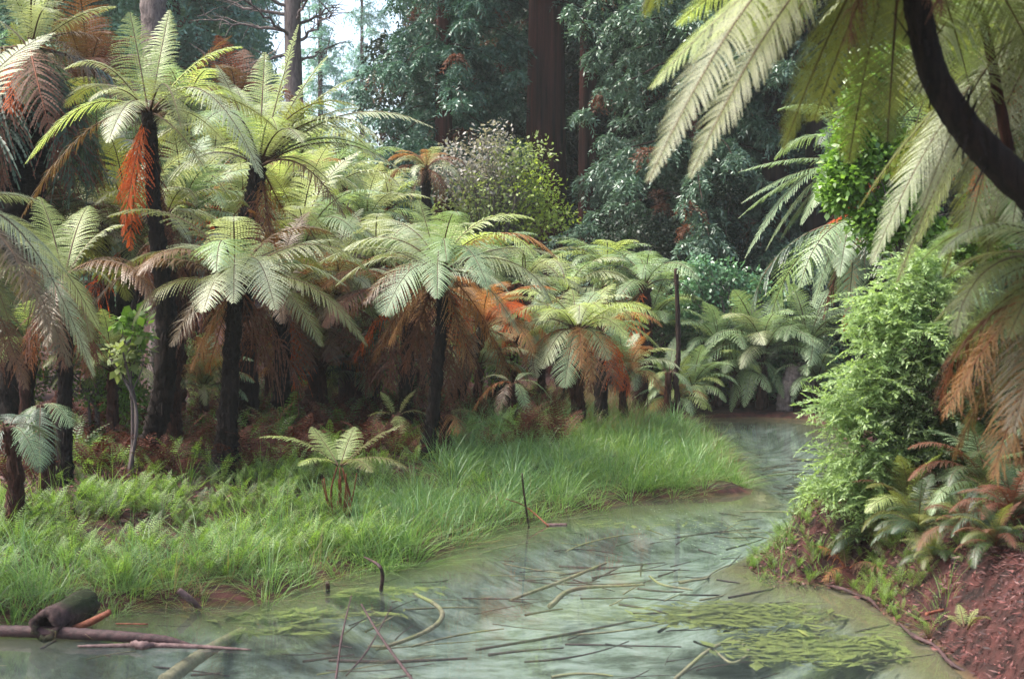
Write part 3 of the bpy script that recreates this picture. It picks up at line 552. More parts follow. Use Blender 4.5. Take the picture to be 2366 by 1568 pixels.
GF_ = [
 ('arching grey-green fern over the reddish litter, third clump left of the grass', 1185, 885, 21, [(1090, 950, -.1, .35, 'tan'), (1285, 940, .0, .4, 'mint'), (1110, 880, .3, .3, 'pale'), (1240, 870, .4, .3, 'mint'), (1150, 960, -.5, .3, 'bronze'), (1220, 960, -.4, .35, 'mint')]),
 ('low bluish fern left of the young stalked fern, beneath the thin black stem', 95, 935, 14, [(165, 985, -.2, .3, 'mint', .2), (60, 960, -.1, .2, 'mint', .2), (30, 1060, -.3, .3, 'dark', .22), (90, 1090, -.5, .3, 'dark', .2), (140, 1060, .1, .2, 'dark')]),
 ('blue-grey fern in the dark lower left corner of the grove', 20, 985, 12.5, [(90, 1075, -.2, .3, 'mint', .2), (-40, 1080, -.2, .2, 'dark', .2), (50, 960, .3, .2, 'dark', .2), (110, 1010, .3, .25, 'dark', .2)]),
 ('green fern spilling from the far bank behind the bright grass', 1545, 860, 26, [(1440, 880, .0, .35, 'mint'), (1455, 820, .3, .3, 'mint'), (1500, 900, -.4, .3, 'lime'), (1600, 800, .4, .1, 'mint'), (1560, 780, .5, .1, 'mint'), (1640, 860, .1, .3, 'mint'), (1600, 910, -.4, .3, 'mint')]),
 ('silver-green fern arching down to the water at the far end of the pond', 1755, 830, 29.6, [(1688, 955, -.4, .42, 'mint', .22), (1720, 940, -.6, .3, 'mint', .22), (1650, 880, .1, .3, 'mint'), (1690, 820, .2, .2, 'mint'), (1760, 740, .4, .06, 'mint'), (1810, 920, -.5, .3, 'mint'), (1850, 850, .1, .3, 'mint')]),
 ('upright yellow-green fern tuft above the far end of the pond', 1840, 815, 30.2, [(1820, 725, .1, .04, 'lime', .14), (1850, 720, .2, .04, 'lime', .14), (1790, 760, .1, .1, 'lime', .14), (1900, 770, .1, .1, 'lime', .14), (1880, 740, .3, .06, 'lime', .14), (1760, 790, .0, .2, 'mint', .14), (1920, 800, .0, .2, 'mint', .14)]),
 ('drooping fern on top of the leaning mossy stump', 1850, 850, 29.5, [(1830, 930, -.3, .3, 'mint'), (1910, 930, -.2, .35, 'mint'), (1800, 870, .1, .3, 'mint'), (1930, 870, .1, .3, 'dark'), (1870, 790, .4, .1, 'mint')]),
 ('white-silver fern frond fan on the dark right bank, lower clump', 2215, 1090, 7.6, [(2015, 1182, -.3, .15, 'mint', .10), (2045, 1232, .1, .22, 'pale', .09), (1985, 1112, .2, .12, 'tan', .09), (2120, 1140, -.5, .2, 'mint', .10), (2130, 1300, .1, .1, 'mint', .07), (2330, 1150, .2, .2, 'lime', .1), (2260, 1060, .4, .1, 'lime', .1)]),
 ('small yellow-green fern on the dark right bank under the brown-tipped fronds', 2260, 1085, 8.4, [(2210, 1170, -.2, .2, 'lime', .09), (2330, 1180, -.1, .2, 'lime', .09), (2200, 1050, .2, .1, 'lime', .09), (2300, 1030, .2, .1, 'lime', .09), (2290, 1200, -.4, .2, 'olive', .09)]),
 ('tiny sparse fern on the bare red-brown slope near the right edge', 2230, 1450, 7.6, [(2190, 1420, .1, .15, 'lime', .05), (2260, 1405, .1, .15, 'lime', .05), (2290, 1430, .0, .2, 'olive', .05), (2215, 1395, .2, .1, 'lime', .05)]),
 ('ochre fern clump half fallen over the waterline on the right bank', 1960, 1310, 10.2, [(1890, 1260, .1, .2, 'tan', .08), (1900, 1340, -.1, .2, 'tan', .08), (2010, 1270, .1, .2, 'olive', .08), (2040, 1320, .0, .2, 'dead', .08), (1940, 1240, .2, .1, 'olive', .08)]),
 ('yellow fern sprig at the foot of the slender central tree fern', 915, 960, 18.5, [(880, 905, .1, .1, 'lime', .14), (960, 900, .1, .1, 'olive', .14), (850, 960, .0, .2, 'olive', .14), (990, 960, .0, .25, 'olive', .14), (930, 1000, -.4, .2, 'lime', .14)]),
 ('olive fern leaning against the base of the central trunk on its right', 1030, 960, 18.2, [(1090, 1040, -.1, .4, 'olive', .2), (1060, 1000, -.4, .3, 'tan', .18), (1100, 960, .2, .3, 'olive', .18), (980, 1010, -.2, .3, 'tan', .18)]),
 ('bright fern tuft poking up from the middle of the grass', 1345, 1040, 19.5, [(1340, 975, .1, .04, 'lime', .12), (1300, 1000, .0, .1, 'lime', .12), (1390, 1010, .1, .1, 'lime', .12), (1290, 1040, -.1, .2, 'lime', .12), (1400, 1050, -.1, .2, 'lime', .12), (1360, 1070, -.3, .2, 'lime', .12)]),
]
for i, (lab, px, py, D, tips) in enumerate(GF_): ground_fern(lab, px, py, D, tips, 200 + i)
UNDER = [
 (2300, 1260, 9, .4, ('dark', 'olive', 'dead'), 'small dark fern at the top edge of the bare slope, right side'),
 (2160, 1290, 10, .3, ('dark', 'olive', 'olive'), 'small green fern at the head of the bare slope'),
 (2120, 1235, 10.4, .5, ('dark', 'olive', 'dark'), 'low dark fern at the foot of the feathery bush'),
 (2010, 1250, 10.8, .4, ('olive', 'dark', 'olive'), 'soft low fern on the tip of the right bank'),
 (2230, 1230, 9.4, .45, ('dark', 'dead', 'olive'), 'dark fern half dead on the shaded right bank'),
 (2340, 1200, 8.6, .6, ('dark', 'dead', 'dead'), 'dead brown fern at the right edge above the bare slope'),
 (2280, 1130, 10.5, .8, ('dark', 'mint', 'dead'), 'dark green fern in the hollow behind the white-silver frond'),
 (2340, 1000, 10.5, .9, ('dark', 'olive', 'dead'), 'shaded fern behind the brown-tipped fronds at the right edge'),
 (2100, 1190, 11.2, .6, ('olive', 'lime', 'dead'), 'olive fern tucked under the feathery bush'),  # understory ferns: px, py of the crown, D, length, mats, label
 (1110, 850, 23, 1.1, ('mint', 'pale', 'tan'), 'soft fern below the orange fronds right of the central trunk'),
 (1250, 820, 25, 1.2, ('mint', 'pale', 'mint'), 'pale fern behind the trunk of the small yellow-green tree fern'),
 (830, 870, 22, 1.1, ('dark', 'olive', 'mint'), 'grey-green understory fern left of the short dark trunk'),
 (870, 790, 24, 1.2, ('mint', 'lime', 'tan'), 'light fern in the gap left of the central trunk'),
 (260, 860, 18, 1.0, ('lime', 'dark', 'olive'), 'green understory fern between the thin stem and the tall black trunk'),
 (60, 800, 18, 1.1, ('lime', 'dark', 'dark'), 'sunlit green fern at the left edge of the understory'),
 (470, 900, 19, .9, ('olive', 'mint', 'tan'), 'small fern seen between the tall left trunk and the middle trunk'),
 (1450, 870, 24, 1.1, ('mint', 'tan', 'pale'), 'fern at the right end of the grove above the dry grass'),
 (1600, 900, 29, 1.2, ('mint', 'mint', 'lime'), 'dense low fern on the far bank left of the pond end'),
 (1765, 815, 29.8, 1.7, ('mint', 'mint', 'pale'), 'large silvery arching fern spilling over the far bank of the pond'),
 (1870, 800, 30, 1.5, ('mint', 'dark', 'mint'), 'dense grey-green fern above the leaning stump'),
 (1700, 870, 29.8, 1.2, ('mint', 'mint', 'lime'), 'low arching fern at the left of the pond end'),
 (1660, 820, 30, 1.5, ('mint', 'mint', 'dark'), 'fern on the far bank beneath the glossy leafy bush'),
 (1500, 760, 30, 1.5, ('mint', 'mint', 'lime'), 'fern on the slope behind the small yellow-green tree fern'),
 (1560, 930, 27, 1.0, ('mint', 'lime', 'tan'), 'low fern at the back edge of the bright grass'),
 (1890, 880, 29.6, 1.2, ('mint', 'mint', 'dark'), 'fern right of the leaning mossy stump at the pond end'),
 (1720, 770, 31, 1.4, ('mint', 'dark', 'mint'), 'fern under the dark leaning trunks at the right'),
 (740, 850, 21, 1.2, ('tan', 'dead', 'olive'), 'browned understory fern behind the young stalked fern'),
 (620, 840, 22, 1.2, ('dead', 'tan', 'olive'), 'rust-brown understory fern behind the broad-based trunk'),
]
for i, (px, py, D, L, mt, lab) in enumerate(UNDER):
    ex = [('up', 5, L, mt), ('mid', 6, L, mt), ('arch', 7, L, mt), ('low', 5, L, mt)]
    ground_fern(lab, px, py, D, [], 300 + i, extra=ex)
# ------------------------------------------------------------------ foliage clouds, conifers
def spray(rng, centres, R_, twigs=9, pairs=7, ll=.085, lw=.028, droop=.9, up=.2):
    """loose quads: drooping sprays of narrow leaflets around every centre"""
    n = len(centres); a = rng.random((n, twigs)) * 6.283
    el = rng.normal(up, .35, (n, twigs)); d = np.stack([np.cos(a) * np.cos(el), np.sin(a) * np.cos(el), np.sin(el)], -1)
    Rn = R_ * (.6 + .6 * rng.random((n, twigs, 1, 1))); s = np.linspace(.12, 1, pairs)[None, None, :, None]
    pos = np.asarray(centres)[:, None, None] + d[:, :, None] * s * Rn + np.array([0, 0, -1.]) * (s ** 2 * Rn * droop)
    tan = norm(d[:, :, None] + np.array([0, 0, -1.]) * 2 * s * droop)
    sd = norm(np.cross(tan, rng.normal(0, 1, (n, twigs, 1, 3)) * .5 + np.array([0, 0, 1.])))
    out = []
    for sgn in (-1, 1):
        dr = norm(sd * sgn * .75 + tan * .8 + rng.normal(0, .18, pos.shape))
        wd = norm(np.cross(dr, rng.normal(0, 1, pos.shape) * .6 + np.array([0, 0, 1.]))) * lw * .5
        l = ll * (.7 + .6 * rng.random(pos.shape[:-1] + (1,)))
        out.append(np.stack([pos, pos + dr * l * .5 + wd, pos + dr * l, pos + dr * l * .5 - wd], -2))
    return np.stack(out)
def leaves(rng, centres, R_, per, size, flat=.5):
    n = len(centres); v = rng.normal(0, 1, (n, per, 3)); v = norm(v) * (rng.random((n, per, 1)) ** .45) * R_
    v[..., 2] *= .75; pos = np.asarray(centres)[:, None] + v
    dr = norm(norm(v) + rng.normal(0, .6, v.shape) + np.array([0, 0, -.25])); nm = norm(rng.normal(0, 1, v.shape) * flat + np.array([0, -.15, 1.]))
    wd = norm(np.cross(dr, nm)); l = size * (.6 + .7 * rng.random((n, per, 1))); wq = l * .3
    return np.stack([pos, pos + dr * l * .45 + wd * wq, pos + dr * l, pos + dr * l * .45 - wd * wq], -2)
def conifer_meshes(seed, Ht, z0, Rb, nb, r, step=.42, clump=.42, leafm='redwood_leaf', ll=.10, lw=.032, twigs=8, pairs=6, taper=.6, bark='redwood_bark', droopb=.35, azf=None, sprout=0, dead=.03, trunk_top=None):
    """tree at the origin: bark mesh with real ridges, crown of limbs carrying drooping sprays"""
    rng = np.random.default_rng(seed); g = Geo(); n = int(max(30, Ht / .25)); sides = 40
    z = np.linspace(-.4, Ht, n); rr = r * (1 - .75 * z / Ht) * (1 + .7 * np.exp(-np.maximum(z, 0) / .9)) ; rr = np.maximum(rr, .02)
    a = np.linspace(0, 2 * math.pi, sides, endpoint=False)
    ph = rng.random(5) * 6.28; ridge = sum(np.sin(a[None] * k + ph[i] + .25 * np.sin(z[:, None] * .5 + ph[i])) * w_ for i, (k, w_) in enumerate([(5, .035), (9, .03), (14, .03), (19, .03), (7, .02)]))
    V = np.stack([np.cos(a)[None] * rr[:, None] * (1 + ridge), np.sin(a)[None] * rr[:, None] * (1 + ridge), z[:, None] * np.ones((1, sides))], -1)
    i = np.arange(n - 1)[:, None] * sides; j = np.arange(sides)[None]; k = (j + 1) % sides
    g.add(V, np.stack([i + j, i + k, i + sides + k, i + sides + j], -1))
    trunk = g.mesh('trunk', [M[bark]], True)
    g = Geo(); cs = []
    for b_ in range(nb):
        f = rng.random() ** .9; zz = z0 + (Ht * .97 - z0) * f; az = rng.random() * 6.283 if azf is None else azf(rng)
        Lb = Rb * (1 - taper * f) * (.65 + .45 * rng.random()); d = np.array([math.cos(az), math.sin(az), 0]); s = np.linspace(0, 1, 7)
        rise = rng.normal(.12, .12)
        C = np.array([0, 0, zz]) + d * (s * Lb)[:, None] + np.array([0, 0, 1.]) * (Lb * (rise * s - (droopb + .12 * rng.random()) * s ** 2))[:, None]
        C[1:] += rng.normal(0, .05, (6, 3)) * Lb / 3
        tube(g, C, np.linspace(.012 * Lb + .01, .006, 7), 5, 0, cap=False)
        m_ = max(2, int(Lb / step)); t = np.linspace(.28, 1, m_); c = np.stack([np.interp(t, s, C[:, q]) for q in range(3)], -1)
        c = np.repeat(c, 2, 0) + rng.normal(0, .16, (m_ * 2, 3)) * [1, 1, .7]; cs.append(c)
    cs = np.vstack(cs); dd = rng.random(len(cs)) < dead
    g.soup(spray(rng, cs[~dd], clump, twigs, pairs, ll, lw), 1)
    if dd.any(): g.soup(spray(rng, cs[dd], clump, twigs, pairs, ll, lw), 2)
    crown = g.mesh('crown', [M['dark_bark'], M[leafm], M['dead']])
    return trunk, crown
def place_tree(name, label, me, px, D, rot=0, sc=1., cat='tree', group=None, xy=None):
    c = at(px, 700, D) if xy is None else np.array([xy[0], xy[1], 0]); z = gz(c[0], c[1])
    root = link(name, None, loc=(c[0], c[1], z), label=label, cat=cat, group=group); root.rotation_euler[2] = rot; root.scale = (sc, sc, sc)
    link('trunk', me[0], root); link('crown', me[1], root); return root
# the big redwood, its slim neighbour and the leafy ones
A = conifer_meshes(1, 26, 9.0, 2.4, 80, .62, taper=.4, azf=None)
place_tree('redwood_tree', 'massive redwood with broad red-brown fluted trunk right of the airy round shrub', A, 1262, 38, .6, cat='redwood tree')
B = conifer_meshes(2, 24, 10.0, 2.2, 26, .30, taper=.4)
place_tree('redwood_tree', 'slim redwood with a straight reddish trunk standing right of the massive one', B, 1358, 39, 2., cat='redwood tree')
C_ = conifer_meshes(3, 17, 5.2, 2.2, 120, .30, taper=.35, droopb=.45, clump=.36, step=.5, twigs=12, pairs=8, ll=.13, lw=.042, dead=.03)
place_tree('redwood_tree', 'bushy teal redwood left of the massive trunk, above the airy round shrub', C_, 1025, 37, 0, cat='redwood tree')
place_tree('redwood_tree', 'leafy redwood whose edge stands against the bright gap of sky', C_, 1095, 43, 2.1, 1.1, cat='redwood tree')
D_ = conifer_meshes(4, 16, 2.6, 3.2, 140, .26, taper=.3, droopb=.42, clump=.36, step=.5, twigs=12, pairs=8, ll=.13, lw=.042, leafm='redwood_leaf2', dead=.04)
place_tree('redwood_tree', 'grey-green redwood clothed to the ground right of the slim red trunk', D_, 1610, 34, 0, cat='redwood tree')
place_tree('redwood_tree', 'second grey-green redwood further right behind the hanging fronds', D_, 1830, 36, 2.5, 1.05, cat='redwood tree')
# understory trunks in the dark right-hand gap
for i, (px, D, sc, lab) in enumerate([(1700, 37, .8, 'reddish trunk behind the mint tree fern fronds'), (1790, 34, 2.2, 'thick dark trunk right of the glossy leafy bush'), (1885, 34, 2.0, 'thick dark trunk behind the limp grey-green fronds'), (1530, 36, .8, 'thin dark trunk in the gap right of the slim redwood')]):
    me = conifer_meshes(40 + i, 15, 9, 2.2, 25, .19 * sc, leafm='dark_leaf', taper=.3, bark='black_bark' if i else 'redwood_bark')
    place_tree('forest_tree', lab, me, px, D, i, cat='tree')
# background forest: two shapes, copied
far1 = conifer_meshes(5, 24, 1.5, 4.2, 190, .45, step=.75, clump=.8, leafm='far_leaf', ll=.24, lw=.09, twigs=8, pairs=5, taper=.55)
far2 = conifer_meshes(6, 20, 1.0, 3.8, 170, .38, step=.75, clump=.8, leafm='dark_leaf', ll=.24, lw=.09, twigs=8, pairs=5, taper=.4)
rng = np.random.default_rng(77)
LL = ['hazy conifer at the far left edge behind the corner tree fern', 'hazy conifer behind the corner tree fern crown, top left', 'hazy conifer behind the gap right of the corner tree fern', 'hazy conifer behind the upright lime frond of the tall left fern', 'teal conifer left of the bare-branched pine, lower crown', 'teal conifer touching the bare-branched pine on its left', 'teal conifer just behind the bare left-hand branches of the pine',
 'more distant conifer behind the pale shaggy trunk', 'more distant conifer left of the pale shaggy trunk', 'more distant conifer over the corner tree fern', 'most distant conifer at the left edge of the slope', 'most distant conifer between the shaggy trunk and the pine', 'most distant conifer behind the left branches of the pine', 'most distant conifer just left of the pine trunk']
FAR_L = [(-120, 52), (20, 60), (150, 50), (290, 62), (400, 56), (470, 66), (515, 76), (330, 82), (180, 84), (60, 80), (-60, 90), (420, 90), (480, 94), (545, 112)]
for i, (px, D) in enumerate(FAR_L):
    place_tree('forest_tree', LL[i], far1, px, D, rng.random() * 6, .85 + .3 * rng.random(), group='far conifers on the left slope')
FAR_G = [(742, 130), (838, 150)]
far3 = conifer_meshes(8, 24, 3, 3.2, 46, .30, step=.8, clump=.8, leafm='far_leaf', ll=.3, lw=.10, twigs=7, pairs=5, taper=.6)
for i, (px, D) in enumerate(FAR_G):
    place_tree('forest_tree', ['pale distant tree just right of the pine trunk in the sky gap', 'pale distant tree against the redwood edge of the sky gap'][i], far3, px, D, rng.random() * 6, [1.15, 1.25][i], group='distant trees in the sky gap')
FAR_R = [(1100, 53), (1150, 58), (1090, 50), (1180, 58), (1290, 52), (1400, 47), (1490, 54), (1580, 46), (1690, 52), (1800, 45), (1900, 50), (2010, 42), (2120, 48), (2230, 40), (2350, 46), (2480, 42), (1090, 76), (1170, 72), (1340, 68), (1530, 72), (1730, 66), (1960, 62), (2180, 60), (2400, 60)]
for i, (px, D) in enumerate(FAR_R):
    place_tree('forest_tree', 'dark conifer deep in the shaded forest behind the redwoods', far2, px, D, rng.random() * 6, .95 + .35 * rng.random(), group='dark conifers behind the redwoods')
# bank trees to the right and the left of the frame closing the view
for i, (x, y) in enumerate([(9.5, 20), (11, 26), (12.5, 15), (14, 32)]):
    place_tree('forest_tree', ['shaded conifer behind the bright green climbing bush', 'shaded conifer behind the mint tree fern on the right', 'shaded conifer behind the foreground ferns at the right edge', 'shaded conifer furthest back on the right bank'][i], far2, 0, 0, i * 1.3, .6, group='shaded conifers on the right bank', xy=(x, y))
for i, (x, y) in enumerate([(-12, 27), (-15, 33)]):
    place_tree('forest_tree', ['shaded conifer at the left edge behind the corner tree fern', 'shaded conifer behind the skirt of dead brown fronds, far left'][i], far2, 0, 0, i * 1.7, .5, group='shaded conifers at the left edge', xy=(x, y))
# pine with bare branches
g = Geo(); rng = np.random.default_rng(9); c = at(682, 700, 44); z = gz(c[0], c[1])
Pn = spline([(0, 0, -.3), (.05, 0, 5), (-.05, 0, 10), (0, 0, 18)], 80); tube(g, Pn, np.linspace(.36, .2, 80), 16, 0, .03, rng)
root = link('pine_tree', None, loc=(c[0], c[1], z), label='bare-branched grey pine trunk against the sky gap', cat='tree')
link('trunk', g.mesh('trunk', [M['grey_bark']], True), root)
zc = lambda py: at(682, py, 44)[2] - z
for (py, ang, L, up_) in [(75, 180, 3.0, .15), (40, 170, 3.6, .25), (20, 200, 2.5, .3), (120, 175, 2.2, -.28), (60, 5, 1.2, .5), (100, -20, 1.4, .55), (10, 20, 2.4, .5), (140, 10, 1.0, .3), (-30, 185, 4.2, .2), (-60, 0, 4, .3), (-100, 160, 4, .3), (90, 230, 2.2, .4), (55, 300, 2.0, .45)]:
    g = Geo(); a = R(ang); d = np.array([math.cos(a), math.sin(a), up_]); o = np.array([0, 0, zc(py)]); s = np.linspace(0, 1, 12)[:, None]
    Cb = o + d * s * L + rng.normal(0, .05, (12, 3)) * s * 2; tube(g, Cb, np.linspace(.065, .012, 12), 6, 0, cap=False)
    for q in range(12):
        k_ = rng.integers(3, 11); e = norm(d + rng.normal(0, .8, 3)) * (.3 + .7 * rng.random()); tube(g, [Cb[k_], Cb[k_] + e * .5 + [0, 0, .05], Cb[k_] + e], [.02, .012, .005], 4, 0, cap=False)
    link('branch', g.mesh('branch', [M['grey_bark']]), root)
cs = np.array([[rng.normal(0, 2.5), rng.normal(0, 2.0), 12 + rng.random() * 6] for _ in range(120)])
g = Geo(); g.soup(spray(rng, cs, .7, 9, 6, .16, .04)); link('crown', g.mesh('crown', [M['far_leaf']]), root)
# rope-like dead climber at the top left, dead redwood snag
g = Geo(); c = at(358, 80, 30); rng = np.random.default_rng(91)
bx, by = c[0], c[1]; bz = gz(bx, by); tp = at(352, -120, 30); tube(g, spline([(0, 0, -.1), (.1, 0, 3), (c - [bx, by, bz]) + [0, 0, 0], (tp - [bx, by, bz])], 90), np.linspace(.2, .28, 90), 14, 0, .16, rng)
root = link('tree_stump', g.mesh('tree_stump', [M['grey_bark']], True), loc=(bx, by, bz), label='pale shaggy trunk at the top left behind the tall fern crown', cat='tree')
g = Geo(); c = at(784, 330, 32); bx, by = c[0], c[1]; bz = gz(bx, by); tube(g, spline([(0, 0, -.1), (0, 0, 2), c - [bx, by, bz] + [0, 0, .2]], 60), np.linspace(.24, .15, 60), 16, 0, .08, rng)
link('broken_tree', g.mesh('broken_tree', [M['redwood_bark']], True), loc=(bx, by, bz), label='broken reddish trunk rising among hazy ferns below the sky gap', cat='dead tree')
# pole
g = Geo(); c = at(1562, 620, 26); bx, by = c[0], c[1]; bz = gz(bx, by); tube(g, spline([(.12, 0, -.1), (.0, 0, .8), (.05, 0, 1.4), c - [bx, by, bz]], 60), np.linspace(.065, .04, 60), 9, 0, .2, rng)
link('bare_pole', g.mesh('bare_pole', [M['dark_bark']], True), loc=(bx, by, bz), label='bare upright dead pole left of the glossy leafy bush', cat='dead trunk')
# ------------------------------------------------------------------ shrubs
def shrub(label, D, blobs, base, seed, leaf, per=70, R_=.28, size=.07, stem='grey_bark', name='shrub', kind='leaves', depth=1.0, nstem=14, cat='shrub', **kw):
    """blobs: (px, py, rx px, ry px, count, material index)"""
    rng = np.random.default_rng(seed); b = at(*base, D); b[2] = gz(b[0], b[1]); k = D / FP; g = Geo(); allc = []
    for (px, py, rx, ry, cnt, mi_) in blobs:
        v = norm(rng.normal(0, 1, (cnt, 3))) * (rng.random((cnt, 1)) ** .4)
        c = at(px, py, D) + v * [rx * k, (rx + ry) / 2 * k * depth, ry * k]; allc.append(c)
        if kind == 'leaves': g.soup(leaves(rng, c, R_, per, size), mi_)
        else: g.soup(spray(rng, c, R_, **kw), mi_)
    root = link(name, None, loc=b, label=label, cat=cat); link('foliage', g.mesh('foliage', [M[q] for q in leaf], off=b), root)
    g = Geo(); allc = np.vstack(allc)
    core = allc.mean(0); fk = (core + b) / 2; fk[:2] = core[:2] * .3 + b[:2] * .7
    for q in range(3):
        tube(g, spline([b + rng.normal(0, .04, 3) * [1, 1, 0], fk + rng.normal(0, .06, 3), core + rng.normal(0, .15, 3)], 14), np.linspace(.035, .018, 14) * (D / 25), 6, 0, .05, rng, cap=False)
    for c in allc[rng.permutation(len(allc))[:nstem]]:
        st_ = fk + (core - fk) * rng.random(); mid = (st_ + c) / 2 + rng.normal(0, .06, 3)
        tube(g, spline([st_, mid, c], 8), np.linspace(.012, .004, 8) * (D / 20), 4, 0, .05, rng, cap=False)
    link('stem', g.mesh('stem', [M[stem]], True, b), root); return root
shrub('airy round shrub in front of the redwoods, greyish at left and yellow-green at right', 31, [(1120, 390, 80, 70, 50, 1), (1050, 420, 50, 70, 30, 1), (1130, 480, 110, 80, 110, 0), (1180, 370, 60, 45, 34, 0), (1235, 440, 50, 60, 40, 2), (1270, 490, 35, 40, 24, 2), (1200, 520, 60, 40, 34, 2), (1080, 530, 60, 30, 34, 0), (1130, 330, 30, 25, 12, 1), (1008, 400, 25, 20, 6, 1), (1150, 308, 12, 18, 5, 1), (1302, 495, 20, 15, 6, 2), (1055, 340, 22, 18, 6, 1), (1000, 500, 30, 30, 8, 0), (1240, 350, 25, 18, 6, 0)],
      (1128, 620), 61, ['shrub_leaf', 'shrub_grey', 'yellow_leaf'], per=20, R_=.42, size=.09, nstem=140)
shrub('glossy silver-green leafy bush right of the bare pole', 30.5, [(1610, 612, 40, 22, 10, 0), (1675, 632, 50, 25, 12, 0), (1740, 655, 45, 25, 12, 0), (1795, 690, 30, 18, 8, 0), (1640, 680, 50, 22, 12, 0), (1710, 700, 55, 25, 12, 0), (1800, 715, 25, 15, 5, 0), (1660, 740, 60, 25, 14, 0), (1740, 760, 40, 25, 8, 0), (1600, 770, 50, 30, 10, 0), (1660, 800, 60, 30, 12, 0), (1600, 660, 30, 25, 5, 0)], (1690, 900), 62, ['glossy_leaf'], per=34, R_=.21, size=.10, nstem=40)
shrub('bright green climbing bush behind the foreground fronds at upper right', 15, [(2010, 180, 45, 50, 40, 0), (2000, 250, 40, 45, 30, 0), (1975, 330, 50, 60, 46, 0), (1950, 430, 40, 60, 46, 0), (2050, 350, 50, 60, 30, 0), (2080, 480, 60, 60, 40, 0), (2030, 520, 60, 60, 34, 0), (2240, 60, 40, 60, 30, 0), (2270, 560, 60, 60, 40, 0), (2300, 450, 60, 60, 30, 0), (2150, 560, 60, 60, 30, 0), (2100, 130, 60, 50, 26, 0)], (2100, 1000), 63, ['bright_leaf'], per=50, R_=.17, size=.075, nstem=26)
shrub('feathery light-green bush hanging over the water on the right bank', 12.0, [(2115, 620, 60, 40, 16, 0), (2055, 690, 60, 40, 17, 0), (2045, 780, 70, 50, 20, 0), (2015, 870, 80, 45, 22, 0), (1975, 960, 70, 45, 24, 0), (2005, 1050, 80, 45, 24, 0), (1980, 1110, 70, 35, 16, 0), (1925, 930, 25, 15, 4, 0), (1917, 1060, 25, 15, 4, 0), (1905, 1130, 25, 12, 4, 0), (1940, 1000, 25, 20, 4, 0), (2015, 740, 30, 15, 4, 0),
       (2115, 760, 100, 100, 35, 0), (2145, 900, 120, 100, 48, 1), (2115, 1030, 110, 80, 35, 1), (2235, 800, 90, 120, 32, 1), (2255, 960, 90, 90, 32, 1), (2175, 660, 70, 50, 19, 0), (2045, 930, 80, 60, 20, 0), (2045, 1150, 90, 35, 24, 0), (2055, 1210, 70, 25, 16, 0)],
      (2170, 1160), 64, ['soft_leaf', 'soft_dark'], kind='spray', R_=.31, twigs=6, pairs=13, ll=.046, lw=.016, droop=.25, up=.05, nstem=50, depth=1.3, stem='dark_bark')
shrub('small bright leafy sapling beside the foot of the tall black trunk', 16, [(305, 740, 35, 14, 8, 0), (330, 765, 30, 12, 6, 0), (290, 820, 50, 30, 12, 1)], (300, 1000), 65, ['bright_leaf', 'shrub_leaf'], per=9, R_=.10, size=.13, nstem=14)
shrub('tangled green undergrowth bush in the gap left of the tall black trunk', 19, [(270, 800, 70, 60, 50, 0), (250, 880, 80, 60, 50, 0), (200, 760, 50, 60, 30, 1), (60, 860, 70, 60, 50, 0), (60, 770, 60, 60, 40, 1), (300, 930, 60, 50, 30, 0)], (220, 1030), 66, ['bright_leaf', 'shrub_leaf'], per=30, R_=.2, size=.06, nstem=26)
shrub('light green undergrowth between the middle and central fern trunks', 24, [(800, 800, 70, 80, 60, 1), (850, 850, 60, 60, 40, 0), (480, 850, 50, 90, 40, 1), (1120, 830, 80, 60, 60, 0), (760, 760, 60, 50, 30, 1), (870, 700, 60, 60, 30, 1), (650, 780, 60, 90, 30, 1)], (830, 1000), 67, ['bright_leaf', 'shrub_leaf'], per=26, R_=.26, size=.08, nstem=26)
shrub('leafy green hedge-like bush on the far bank behind the pole and ferns', 31, [(1480, 720, 60, 60, 50, 0), (1580, 760, 60, 60, 60, 0), (1530, 850, 60, 40, 40, 1), (1640, 880, 60, 60, 60, 0), (1700, 850, 70, 50, 50, 1), (1760, 880, 80, 50, 70, 0), (1850, 790, 60, 40, 50, 0), (1440, 840, 50, 40, 30, 0), (1900, 860, 50, 60, 40, 0), (1610, 690, 40, 60, 30, 0)], (1640, 950), 68, ['glossy_leaf', 'bright_leaf'], per=44, R_=.28, size=.09, nstem=26)
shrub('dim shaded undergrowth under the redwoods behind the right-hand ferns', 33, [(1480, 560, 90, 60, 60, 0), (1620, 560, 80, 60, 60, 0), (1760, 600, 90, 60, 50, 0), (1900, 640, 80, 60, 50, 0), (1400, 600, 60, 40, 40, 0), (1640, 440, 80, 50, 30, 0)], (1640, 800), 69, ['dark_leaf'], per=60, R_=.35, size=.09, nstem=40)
# leaning stump at the pond end
g = Geo(); rng = np.random.default_rng(71); P0 = onz(1812, 962, .0); tp = at(1842, 848, P0[1] + .1)
tube(g, spline([P0 - [0, 0, .15], at(1815, 915, P0[1]), tp], 50), np.linspace(.15, .19, 50), 14, 0, .14, rng)
tube(g, spline([at(1872, 900, P0[1] + .3), at(1862, 870, P0[1] + .2), tp], 30), np.linspace(.13, .16, 30), 12, 0, .14, rng)
link('tree_stump', g.mesh('tree_stump', [M['grey_bark']], True, P0), loc=P0, label='leaning mauve-brown fern stump dipping into the far end of the pond', cat='stump')

